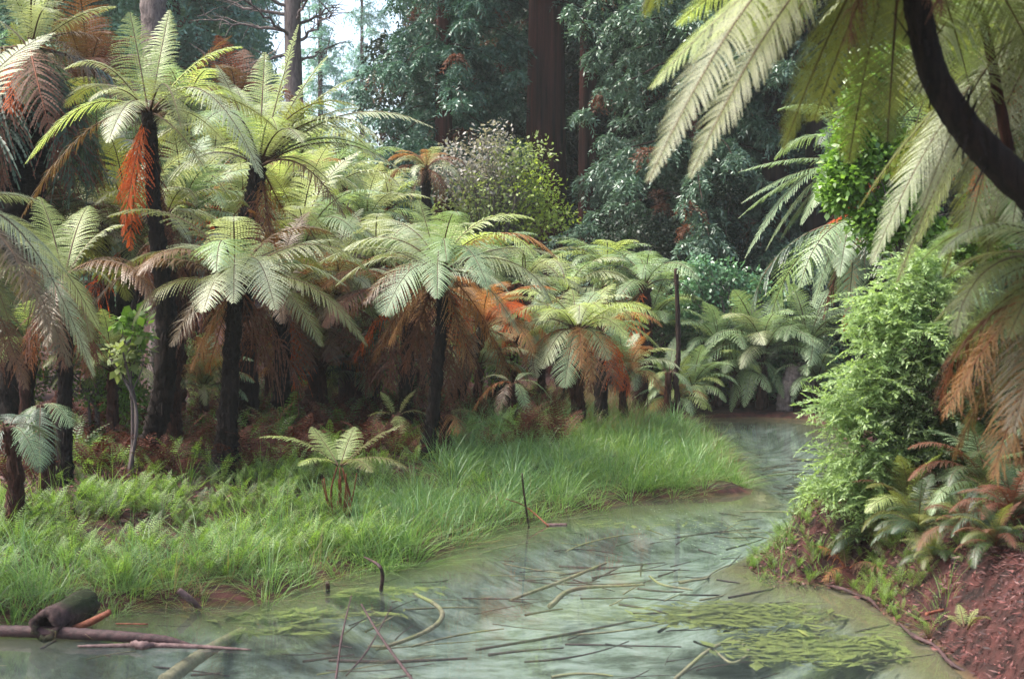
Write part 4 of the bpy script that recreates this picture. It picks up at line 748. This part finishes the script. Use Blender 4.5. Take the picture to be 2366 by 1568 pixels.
# ------------------------------------------------------------------ grass, low ferns, litter
def blades(rng, x, y, z, h, wd, lean, curve=.5, segs=3):
    n = len(x); a = rng.random(n) * 6.283; dx, dy = np.cos(a), np.sin(a)
    s = np.linspace(0, 1, segs + 1); le = (lean[0][:, None] * s ** 1.5, lean[1][:, None] * s ** 1.5)
    Px = x[:, None] + le[0] * h[:, None]; Py = y[:, None] + le[1] * h[:, None]
    ll_ = np.clip(1 - .35 * (lean[0] ** 2 + lean[1] ** 2), .35, 1)[:, None]
    Pz = z[:, None] + h[:, None] * ll_ * (s * (1 + curve * .5) - curve * .5 * s ** 3)
    wv = wd * (1 - s ** 1.5 * .92); C = np.stack([Px, Py, Pz], -1); o = np.stack([dy, -dx, 0 * dx], -1)[:, None] * wv[None, :, None]
    A = C - o; B = C + o; return np.stack([A[:, :-1], B[:, :-1], B[:, 1:], A[:, 1:]], -2)
def scatter(rng, n, x0, x1, y0, y1, test, gap=0):
    x = rng.uniform(x0, x1, n); y = rng.uniform(y0, y1, n); d = sdist(x, y); k = test(x, y, d)
    if gap: k = k & (wob(x + 7, y - 3, 2.4) > -.55) & (d > -.1 + .16 * wob(x, y + 9, 3.1))
    return x[k], y[k], d[k]
left = lambda x, y: np.where(y < 15.8, x < 1.3, np.where(y < 21, x < 3.3, np.where(y < 28.8, x < 4.6, True)))
def P_of(x, y): return 1183 + x / y * FP       # photo column of a ground point
rng = np.random.default_rng(500)
# tussocks: centres, then blades
def tuss(nc, box, test, per, hr, spread, wd, leanr, mat, label, name='grass'):
    x, y, d = scatter(rng, nc, *box, test, name == 'grass'); nn = len(x); g = Geo()
    hx = np.repeat(hr[0] + (hr[1] - hr[0]) * rng.random(nn), per); X_ = np.repeat(x, per) + rng.normal(0, spread, nn * per); Y_ = np.repeat(y, per) + rng.normal(0, spread, nn * per)
    lx = np.repeat(rng.normal(0, .35, nn), per) + (X_ - np.repeat(x, per)) / spread * leanr + rng.normal(0, .18, nn * per)
    ly = np.repeat(rng.normal(-.1, .3, nn), per) + (Y_ - np.repeat(y, per)) / spread * leanr + rng.normal(0, .18, nn * per)
    Z_ = np.maximum(ground(X_, Y_), -.02); g.soup(blades(rng, X_, Y_, Z_, hx * (.6 + .6 * rng.random(nn * per)), wd, (lx, ly)))
    link(name, g.mesh(name, [M[mat]]), label=label, cat='grass', kind='stuff'); return nn
M['grass_blue'] = leaf_mat('grass_blue_green', (.06, .14, .05), (.18, .30, .12), None, trans=.35, rough=.4, patch=.9, island=.5)
cen = lambda x, y, d: left(x, y) & (d > -.03 + .4 * ((y > 16.5) & (P_of(x, y) > 1480))) & (d < 1.5 + 2.4 * sst(900, 1150, P_of(x, y)) + 3 * sst(17, 21, y)) & (P_of(x, y) > 800) & (y < 25.5)
tuss(2300, (-3, 5.5, 12, 27), lambda x, y, d: cen(x, y, d) & (wob(x, y, 1.5) > -.35), 34, (.18, .5), .10, .0042, .8, 'grass', 'bright green tussock grass along the bank in the centre')
tuss(1500, (-3, 5.5, 12, 27), lambda x, y, d: cen(x, y, d) & (wob(x + 5, y + 3, 1.3) > -.1), 40, (.25, .6), .08, .0045, .9, 'grass_blue', 'blue-green arching tussock grass along the bank in the centre')
tuss(900, (0, 4.2, 14, 24), lambda x, y, d: left(x, y) & (d > .02) & (d < .7) & (P_of(x, y) > 1250), 34, (.2, .42), .07, .004, 1.0, 'grass', 'long grass leaning over the inlet')
tuss(1500, (-8, 0, 9.5, 16), lambda x, y, d: left(x, y) & (d > -.04) & (d < .9) & (P_of(x, y) < 1000) & (wob(x, y, 2.1) > -.7), 34, (.15, .5), .09, .0034, .9, 'grass', 'green grass tufts at the waterline on the left')
tuss(260, (-8, 0, 9.5, 16), lambda x, y, d: left(x, y) & (d > .0) & (d < 1.6) & (P_of(x, y) < 1000), 34, (.35, .62), .07, .0034, .8, 'grass_blue', 'taller blue-green grass tufts on the left bank')
tuss(1700, (-8, 4.5, 10, 25), lambda x, y, d: left(x, y) & (d > .3) & (d < 3.2) & (wob(x + 2, y, 1.7) > .0), 26, (.2, .5), .09, .0036, .8, 'grass_lime', 'yellow-green grass patches among the bank ferns')
tuss(1300, (-8, 5, 9.5, 25), lambda x, y, d: left(x, y) & (d > -.06) & (d < .7), 18, (.12, .42), .14, .0032, 1.2, 'grass_dry', 'dry straw-coloured grass along the waterline', 'dry_grass')
tuss(700, (0, 8, 18, 29), lambda x, y, d: left(x, y) & (d > 1.2) & (P_of(x, y) > 1180) & (P_of(x, y) < 1560) & (y > 21.5), 26, (.3, .6), .12, .006, .8, 'grass_dry', 'dry reedy grass behind the bright grass', 'dry_grass')
tuss(420, (1.8, 6, 8, 17), lambda x, y, d: ~left(x, y) & (d > -.05) & (d < .8) & (y > 9.8), 30, (.12, .32), .09, .003, 1.0, 'grass', 'soft green grass overhanging the right waterline')
def small_ferns(nc, box, test, hr, mats, label, name, n=14, K=2, wr=.12):
    """many small fronds merged: every clump has a handful of arching little fronds"""
    x, y, d = scatter(rng, nc, *box, test); z = ground(x, y); g = Geo()
    proto = []
    for s_ in range(10):
        r_ = np.random.default_rng(900 + s_); gg = Geo()
        for q in range(6):
            a = r_.random() * 6.283; e0 = R(58 + 30 * r_.random()); t = np.linspace(0, 1, 6); an = e0 - (.9 + .6 * r_.random()) * t ** 1.4; l = .7 + .4 * r_.random()
            hh = np.r_[0, np.cumsum(np.cos(an[:-1]) / 5)] * l; zz = np.r_[0, np.cumsum(np.sin(an[:-1]) / 5)] * l
            Cq = np.stack([np.cos(a) * hh, np.sin(a) * hh, zz], -1); frond(gg, Cq, np.array([-math.sin(a), math.cos(a), 0]), wr, n, K, .25, r_, .008, stalk=.25, plf=.27)
        V = np.concatenate(gg.V); F = np.concatenate(gg.F); Mi = np.concatenate(gg.M); proto.append((V, F, Mi))
    for s_ in range(10):
        idx = np.arange(s_, len(x), 10); V, F, Mi = proto[s_]; a = rng.random(len(idx)) * 6.28; sc = hr[0] + (hr[1] - hr[0]) * rng.random(len(idx))
        ca, sa = np.cos(a) * sc, np.sin(a) * sc
        W_ = np.stack([V[None, :, 0] * ca[:, None] - V[None, :, 1] * sa[:, None] + x[idx][:, None], V[None, :, 0] * sa[:, None] + V[None, :, 1] * ca[:, None] + y[idx][:, None], V[None, :, 2] * sc[:, None] + z[idx][:, None]], -1)
        FF = F[None] + (np.arange(len(idx)) * len(V))[:, None, None]; g.V.append(W_.reshape(-1, 3)); g.F.append(FF.reshape(-1, 4) + g.n); g.M.append(np.tile(Mi, len(idx))); g.n += W_.shape[0] * W_.shape[1]
    link(name, g.mesh(name, [M['rachis'], M[mats]]), label=label, cat='ferns', kind='stuff')
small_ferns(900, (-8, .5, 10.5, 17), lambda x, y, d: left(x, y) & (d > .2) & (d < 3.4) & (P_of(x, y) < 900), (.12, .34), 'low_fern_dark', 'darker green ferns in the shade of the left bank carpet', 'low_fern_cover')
small_ferns(2900, (-7.5, .5, 10.5, 17), lambda x, y, d: left(x, y) & (d > .35) & (d < 3.1) & (P_of(x, y) < 900) & (wob(x, y, 1.9) > -.25), (.15, .42), 'low_fern', 'soft lime-green carpet of low ferns on the left bank', 'low_fern_cover')
small_ferns(420, (-3, 4.5, 14, 22), lambda x, y, d: left(x, y) & (d > .9) & (d < 3.3) & (P_of(x, y) > 880) & (wob(x, y, 1.1) > .0), (.25, .42), 'low_fern', 'lime-green low ferns scattered through the bank grass', 'low_fern_cover')
small_ferns(1500, (1.3, 5, 10.5, 16), lambda x, y, d: ~left(x, y) & (d > -.02) & (d < 1.3), (.10, .24), 'low_fern', 'mossy yellow-green fernlets on the tip of the right bank', 'low_fern_cover')
small_ferns(900, (1.5, 7, 7.5, 15), lambda x, y, d: ~left(x, y) & (d > .0) & (d < 2.6) & (y > 9.9 + .3 * d), (.12, .30), 'low_fern', 'yellow-green low ferns and mosses on the right bank', 'low_fern_cover')
# litter of dead fronds at the feet of the trunks
small_ferns(900, (-8.5, 4.5, 14.5, 27), lambda x, y, d: left(x, y) & (d > 2.4) & (d < 9), (.3, .75), 'litter_frond', 'red-brown litter of fallen dead fronds under the tree ferns', 'dead_frond_litter', wr=.2)
small_ferns(200, (-8.5, 4.5, 15, 27), lambda x, y, d: left(x, y) & (d > 3) & (d < 9), (.4, .95), 'low_fern_dark', 'taller green undergrowth ferns between the trunks', 'undergrowth')
small_ferns(620, (-8.5, 4.5, 14.5, 28), lambda x, y, d: left(x, y) & (d > 2.8) & (d < 9), (.25, .6), 'low_fern', 'olive seedlings between the trunks in the grove', 'seedling_cover')
def flakes(nc, box, test, size, mat, label, name, lift=.01):
    x, y, d = scatter(rng, nc, *box, test); z = ground(x, y) + lift; n = len(x); a = rng.random(n) * 6.283; l = size * (.4 + rng.random(n)); dr = np.stack([np.cos(a), np.sin(a), rng.normal(0, .25, n)], -1); wd = norm(np.cross(dr, [0, 0, 1.]) + np.stack([0 * a, 0 * a, rng.normal(0, .5, n)], -1))
    p = np.stack([x, y, z], -1) + [0, 0, .01]; wq = (l * .13)[:, None]; l = l[:, None]; g = Geo(); g.soup(np.stack([p, p + dr * l * .5 + wd * wq, p + dr * l, p + dr * l * .5 - wd * wq], -2))
    link(name, g.mesh(name, [M[mat]]), label=label, cat='litter', kind='stuff')
flakes(90000, (1.6, 8, 5, 14), lambda x, y, d: ~left(x, y) & (d > -.02) & (d < 3.5), .055, 'litter', 'red-brown leaf litter covering the bare right bank', 'leaf_litter')
flakes(7000, (1.6, 8, 5, 14), lambda x, y, d: ~left(x, y) & (d > .02) & (d < 3), .06, 'pale_litter', 'pale pinkish dry leaves flecking the right bank', 'leaf_litter')
flakes(16000, (-8.5, 4, 13, 27), lambda x, y, d: left(x, y) & (d > 1.8) & (d < 9), .14, 'litter', 'brown leaf litter on the grove floor', 'leaf_litter')
small_ferns(260, (2.2, 8, 7, 12), lambda x, y, d: ~left(x, y) & (d > .7) & (d < 4) & (y > 8.3) , (.15, .4), 'litter_frond', 'dark red-brown dead fronds strewn over the right bank', 'dead_frond_litter')
# algae: flat ragged weeds just under the surface
def algae(nc, cx, cy, rx, ry, mat, label, z=-.05, size=.22):
    x = cx + rng.normal(0, rx, nc); y = cy + rng.normal(0, ry, nc); k = sdist(x, y) < -.03; x, y = x[k], y[k]; n = len(x); zz = np.full(n, z) + rng.normal(0, .015, n); a = rng.normal(.15, .9, n)
    l = size * (.2 + 1.1 * rng.random(n) ** 2); dr = np.stack([np.cos(a), np.sin(a), 0 * a], -1) * l[:, None]; wd = np.stack([-np.sin(a), np.cos(a), 0 * a], -1) * (l * (.05 + .14 * rng.random(n) ** 2))[:, None]
    p = np.stack([x, y, zz], -1); g = Geo(); g.soup(np.stack([p - dr * .5, p + wd, p + dr * .5, p - wd], -2)); link('algae', g.mesh('algae', [M[mat]]), label=label, cat='algae', kind='stuff')
M['algae'] = leaf_mat('algae', (.05, .06, .015), (.20, .225, .045), None, trans=.1, rough=.6, patch=2.6, island=.35)
M['cress'] = leaf_mat('cress', (.12, .24, .09), (.34, .50, .24), None, trans=.3, rough=.3, patch=2)
def mat_at(px, py): return onz(px, py)[:2]
for (px, py, rx, ry, n_, lab) in [(1720, 1405, .30, .18, 1500, 'olive weed mat spreading from the right bank'), (1900, 1480, .30, .20, 1500, 'yellow-green weed mat at the lower right'), (1640, 1415, .25, .12, 400, 'ragged edge of the right-hand weed mat'), (700, 1405, .35, .10, 380, 'olive weed strip off the left bank'), (860, 1352, .26, .10, 260, 'small weed mat below the young stalked fern'), (650, 1440, .2, .06, 110, 'thin weed wisps off the left bank'), (1450, 1200, .8, .12, 220, 'weed fringe along the central grass')]:
    q = mat_at(px, py); algae(n_, q[0], q[1], rx, ry, 'algae', lab)
q = mat_at(1630, 1230); algae(500, q[0], q[1], .45, .9, 'cress', 'pale floating cress dots in the inlet', z=.012, size=.045)
q = mat_at(1770, 1290); algae(300, q[0], q[1], .25, .35, 'cress', 'pale floating cress dots by the right bank', z=.012, size=.04)
def sunken(nc, mat, label, zr, lr, r):
    x, y, d = scatter(rng, nc, -6, 6, 7.5, 24, lambda x, y, d: d < -.12); g = Geo()
    for i in range(len(x)):
        a = rng.normal(.25, .6); l = lr[0] + (lr[1] - lr[0]) * rng.random() ** 2; t = np.linspace(-.5, .5, 7); zz = max(rng.uniform(*zr), gz(x[i], y[i]) + .02)
        b_ = rng.normal(0, .12); C = np.stack([x[i] + l * (t * math.cos(a) - b_ * t * t * math.sin(a)), y[i] + l * (t * math.sin(a) + b_ * t * t * math.cos(a) * 3), zz + rng.normal(0, .01) * t * 4], -1)
        tube(g, C, r * (.4 + rng.random()) * np.linspace(1, .5, 7), 4, 0, .15, rng, cap=False)
    link('sunken_twigs', g.mesh('sunken_twigs', [M[mat]], True), label=label, cat='twigs', kind='stuff')
sunken(800, 'stick_dark', 'dark twigs littering the clear pond bed', (-.36, -.12), (.15, 1.1), .009)
sunken(260, 'sunken', 'pale twigs littering the clear pond bed', (-.36, -.14), (.2, 1.4), .010)
# ------------------------------------------------------------------ logs and sticks
def stick(label, pts, r, mat='stick', z=None, sides=8, name='stick', rough=.05, seed=1, cat='stick', hollow=False):
    """pts: photo pixels lying at heights z (one value, or one per point)"""
    zz = z if isinstance(z, (list, tuple)) else [z or 0.] * len(pts); rng = np.random.default_rng(seed)
    P = np.array([onz(x, y, h) for (x, y), h in zip(pts, zz)]); n = max(12, int(np.linalg.norm(np.diff(P, axis=0), axis=1).sum() / .03)); C = spline(P, n); g = Geo()
    rr = np.interp(np.linspace(0, 1, n), np.linspace(0, 1, len(r)), r); tube(g, C, rr, sides, 0, rough, rng, cap=not hollow)
    if hollow:
        tube(g, C[:n // 2], rr[:n // 2] * .74, sides, 0, rough, rng, cap=True)
    o = C[0].copy(); return link(name, g.mesh(name, [M[mat]], True, o), loc=o, label=label, cat=cat)
P = np.array([onz(100, 1448, .10), onz(150, 1418, .12), onz(200, 1392, .14)]); rng = np.random.default_rng(3); C = spline(P, 36); g = Geo(); rr = .105 * (1 + .04 * np.sin(np.linspace(0, 9, 36)))
T0 = norm(np.gradient(C, axis=0)); A0 = norm(np.cross(T0, [0, 0, 1.])); B0 = np.cross(T0, A0); sd_ = 26; an = np.linspace(0, 2 * math.pi, sd_, endpoint=False); jag = .012 * rng.normal(0, 1, sd_)
ridge = 1 + .05 * rng.normal(0, 1, (1, sd_)) + .03 * rng.normal(0, 1, (36, sd_))
def ring(k, f): return C[k] + T0[k] * (jag[:, None] if k == 0 else 0) + (rr[k] * f * ridge[k % 36 if ridge.shape[0] > 1 else 0])[:, None] * (np.cos(an)[:, None] * A0[k] + np.sin(an)[:, None] * B0[k])
rings = [ring(k, 1) for k in range(35, -1, -1)] + [ring(k, .62) for k in range(0, 30, 2)] + [ring(30, .02)]
V = np.concatenate(rings); nr = len(rings); i = np.arange(nr - 1)[:, None] * sd_; j = np.arange(sd_)[None]; k = (j + 1) % sd_
g.add(V, np.stack([i + j, i + k, i + sd_ + k, i + sd_ + j], -1)); g.add(np.vstack([ring(35, 1), C[35:36]]), [[sd_, q, (q + 1) % sd_, (q + 2) % sd_] for q in range(0, sd_, 2)])
link('hollow_log', g.mesh('hollow_log', [M['log_bark']], True, C[0]), loc=C[0], label='hollow fallen log on the left waterline, open end facing the water', cat='log')
stick('long dark wet branch lying along the water from the lower left corner', [(-60, 1455), (120, 1460), (290, 1470), (380, 1478), (440, 1490)], [.04, .045, .04, .035, .015], 'stick_dark', z=[.05, .05, .045, .03, .0], name='fallen_branch', cat='branch')
stick('pale split branch floating just in front of the long dark branch', [(180, 1492), (320, 1490), (440, 1492), (580, 1500)], [.008, .02, .018, .006], 'stick', z=.01, name='fallen_branch', cat='branch')
stick('white broken stub of wood on the floating pale branch', [(305, 1486), (330, 1490), (362, 1488)], [.02, .032, .012], 'stick', z=[.03, .025, .01], name='wood_stub', rough=.3, cat='wood')
stick('red-brown broken stick leaning by the hollow log', [(165, 1452), (210, 1436), (255, 1412)], [.02, .028, .02], 'stick_red', z=[.03, .08, .16], name='broken_stick')
stick('short brown stick stuck at the left waterline pointing at the water', [(412, 1362), (440, 1385), (462, 1405)], [.025, .03, .02], 'stick', z=[.16, .08, .0], name='broken_stick')
stick('thin floating twig behind the red-brown broken stick', [(268, 1440), (342, 1441)], [.006, .006], 'stick_red', z=.01, name='twig', cat='twig')
stick('thin dark upright stick at the edge of the central grass', [(1206, 1094), (1212, 1150), (1222, 1218)], [.008, .011, .012], 'stick_dark', z=[.65, .36, -.02], name='upright_stick')
stick('thin reddish twig slanting down beside the upright dark stick', [(1170, 1152), (1215, 1170), (1268, 1215)], [.005, .008, .010], 'stick_red', z=[.30, .18, .0], name='twig', cat='twig')
stick('grey flat end of sunken wood breaking the surface by the upright stick', [(1262, 1213), (1310, 1212)], [.022, .018], 'stick', z=.0, name='wood_stub', cat='wood')
stick('dark hooked stick rising from the water below the young stalked fern', [(842, 1286), (875, 1305), (884, 1330), (880, 1365)], [.006, .014, .016, .018], 'stick_dark', z=[.22, .22, .12, -.02], name='hooked_stick')
stick('small dark peg poking out of the water left of the hooked stick', [(757, 1345), (758, 1366)], [.018, .02], 'stick_dark', z=[.08, -.02], name='wooden_peg', cat='stick')
stick('thin dark twig slanting out of the water at the bottom centre', [(835, 1395), (880, 1470), (960, 1580)], [.006, .009, .011], 'stick_dark', z=[.25, .12, -.02], name='twig', cat='twig')
stick('thin dark upright twig left of the slanting twig, bottom centre', [(812, 1375), (790, 1470), (775, 1575)], [.004, .007, .008], 'stick_dark', z=[.4, .2, -.02], name='twig', cat='twig')
stick('faint crossing twig beside the slanting twig, bottom centre', [(905, 1400), (850, 1500), (800, 1560)], [.004, .006, .006], 'stick_dark', z=[.1, .04, -.02], name='twig', cat='twig')
stick('pale curved branch sunken in mid pond like a hook', [(960, 1372), (1005, 1395), (1022, 1422), (990, 1455), (900, 1490), (850, 1492)], [.014, .018, .020, .018, .014, .008], 'sunken', z=-.04, name='sunken_branch', cat='branch')
stick('stout pale branch lying on the pond bed toward the lower left', [(560, 1458), (470, 1510), (380, 1575)], [.04, .05, .055], 'sunken', z=-.14, name='sunken_branch', cat='branch')
stick('long thin sunken branch crossing the pond from centre to right', [(1180, 1385), (1290, 1345), (1400, 1300)], [.012, .018, .012], 'sunken', z=-.07, name='sunken_branch', cat='branch')
stick('forked sunken branch near the middle of the pond', [(1270, 1400), (1330, 1360), (1490, 1350)], [.022, .02, .008], 'sunken', z=-.09, name='sunken_branch', cat='branch')
stick('thin sunken stick near the right-hand weed mat', [(1100, 1500), (1280, 1470), (1480, 1430)], [.01, .012, .008], 'stick_dark', z=-.08, name='sunken_branch', cat='branch')
stick('dark sunken stick in the lower middle of the pond', [(760, 1525), (900, 1528), (1080, 1520)], [.012, .014, .008], 'stick_dark', z=-.1, name='sunken_branch', cat='branch')
stick('sunken loop of vine near the lower right weed', [(1560, 1568), (1640, 1500), (1700, 1480), (1730, 1505), (1690, 1530), (1640, 1490)], [.014, .014, .012, .012, .01, .006], 'sunken', z=-.06, name='sunken_vine', cat='vine')
stick('bent grey twig in the water at the tip of the right bank', [(1500, 1330), (1530, 1350), (1600, 1362)], [.008, .011, .008], 'sunken', z=-.01, name='twig', cat='twig')
stick('short orange stick lying on the bare red-brown slope', [(2140, 1418), (2180, 1408)], [.012, .010], 'stick_red', z=.42, name='stick')
for q, (lab, pts) in enumerate([('dark crooked root edging the waterline at the corner of the right bank', [(1905, 1352), (1940, 1358), (1975, 1372), (2010, 1385), (2035, 1412)]), ('thin wet root along the waterline at the bottom right', [(2070, 1432), (2110, 1468), (2160, 1492), (2195, 1530), (2250, 1560)])]):
    stick(lab, pts, [.006, .016, .012, .016, .005], 'stick_dark', z=[.0, .03, .01, .03, .0], name='shore_root', rough=.3, cat='root', seed=60 + q)

# ------------------------------------------------------------------ forest air
m = bpy.data.materials.new('haze'); m.use_nodes = True; nt = m.node_tree; nt.nodes.clear()
out = N(nt, 'ShaderNodeOutputMaterial'); pv = N(nt, 'ShaderNodeVolumePrincipled'); pv.inputs['Color'].default_value = (.86, .93, .88, 1); pv.inputs['Density'].default_value = HAZE
nt.links.new(pv.outputs[0], out.inputs['Volume'])
x0, x1, y0, y1, z0, z1 = -90, 90, -15, 330, -2.2, 62
hv = [(x0, y0, z0), (x1, y0, z0), (x1, y1, z0), (x0, y1, z0), (x0, y0, z1), (x1, y0, z1), (x1, y1, z1), (x0, y1, z1)]
HZ = link('haze', quads('haze', hv, [(3, 2, 1, 0), (4, 5, 6, 7), (0, 1, 5, 4), (1, 2, 6, 5), (2, 3, 7, 6), (3, 0, 4, 7)], [m]), kind='stuff')
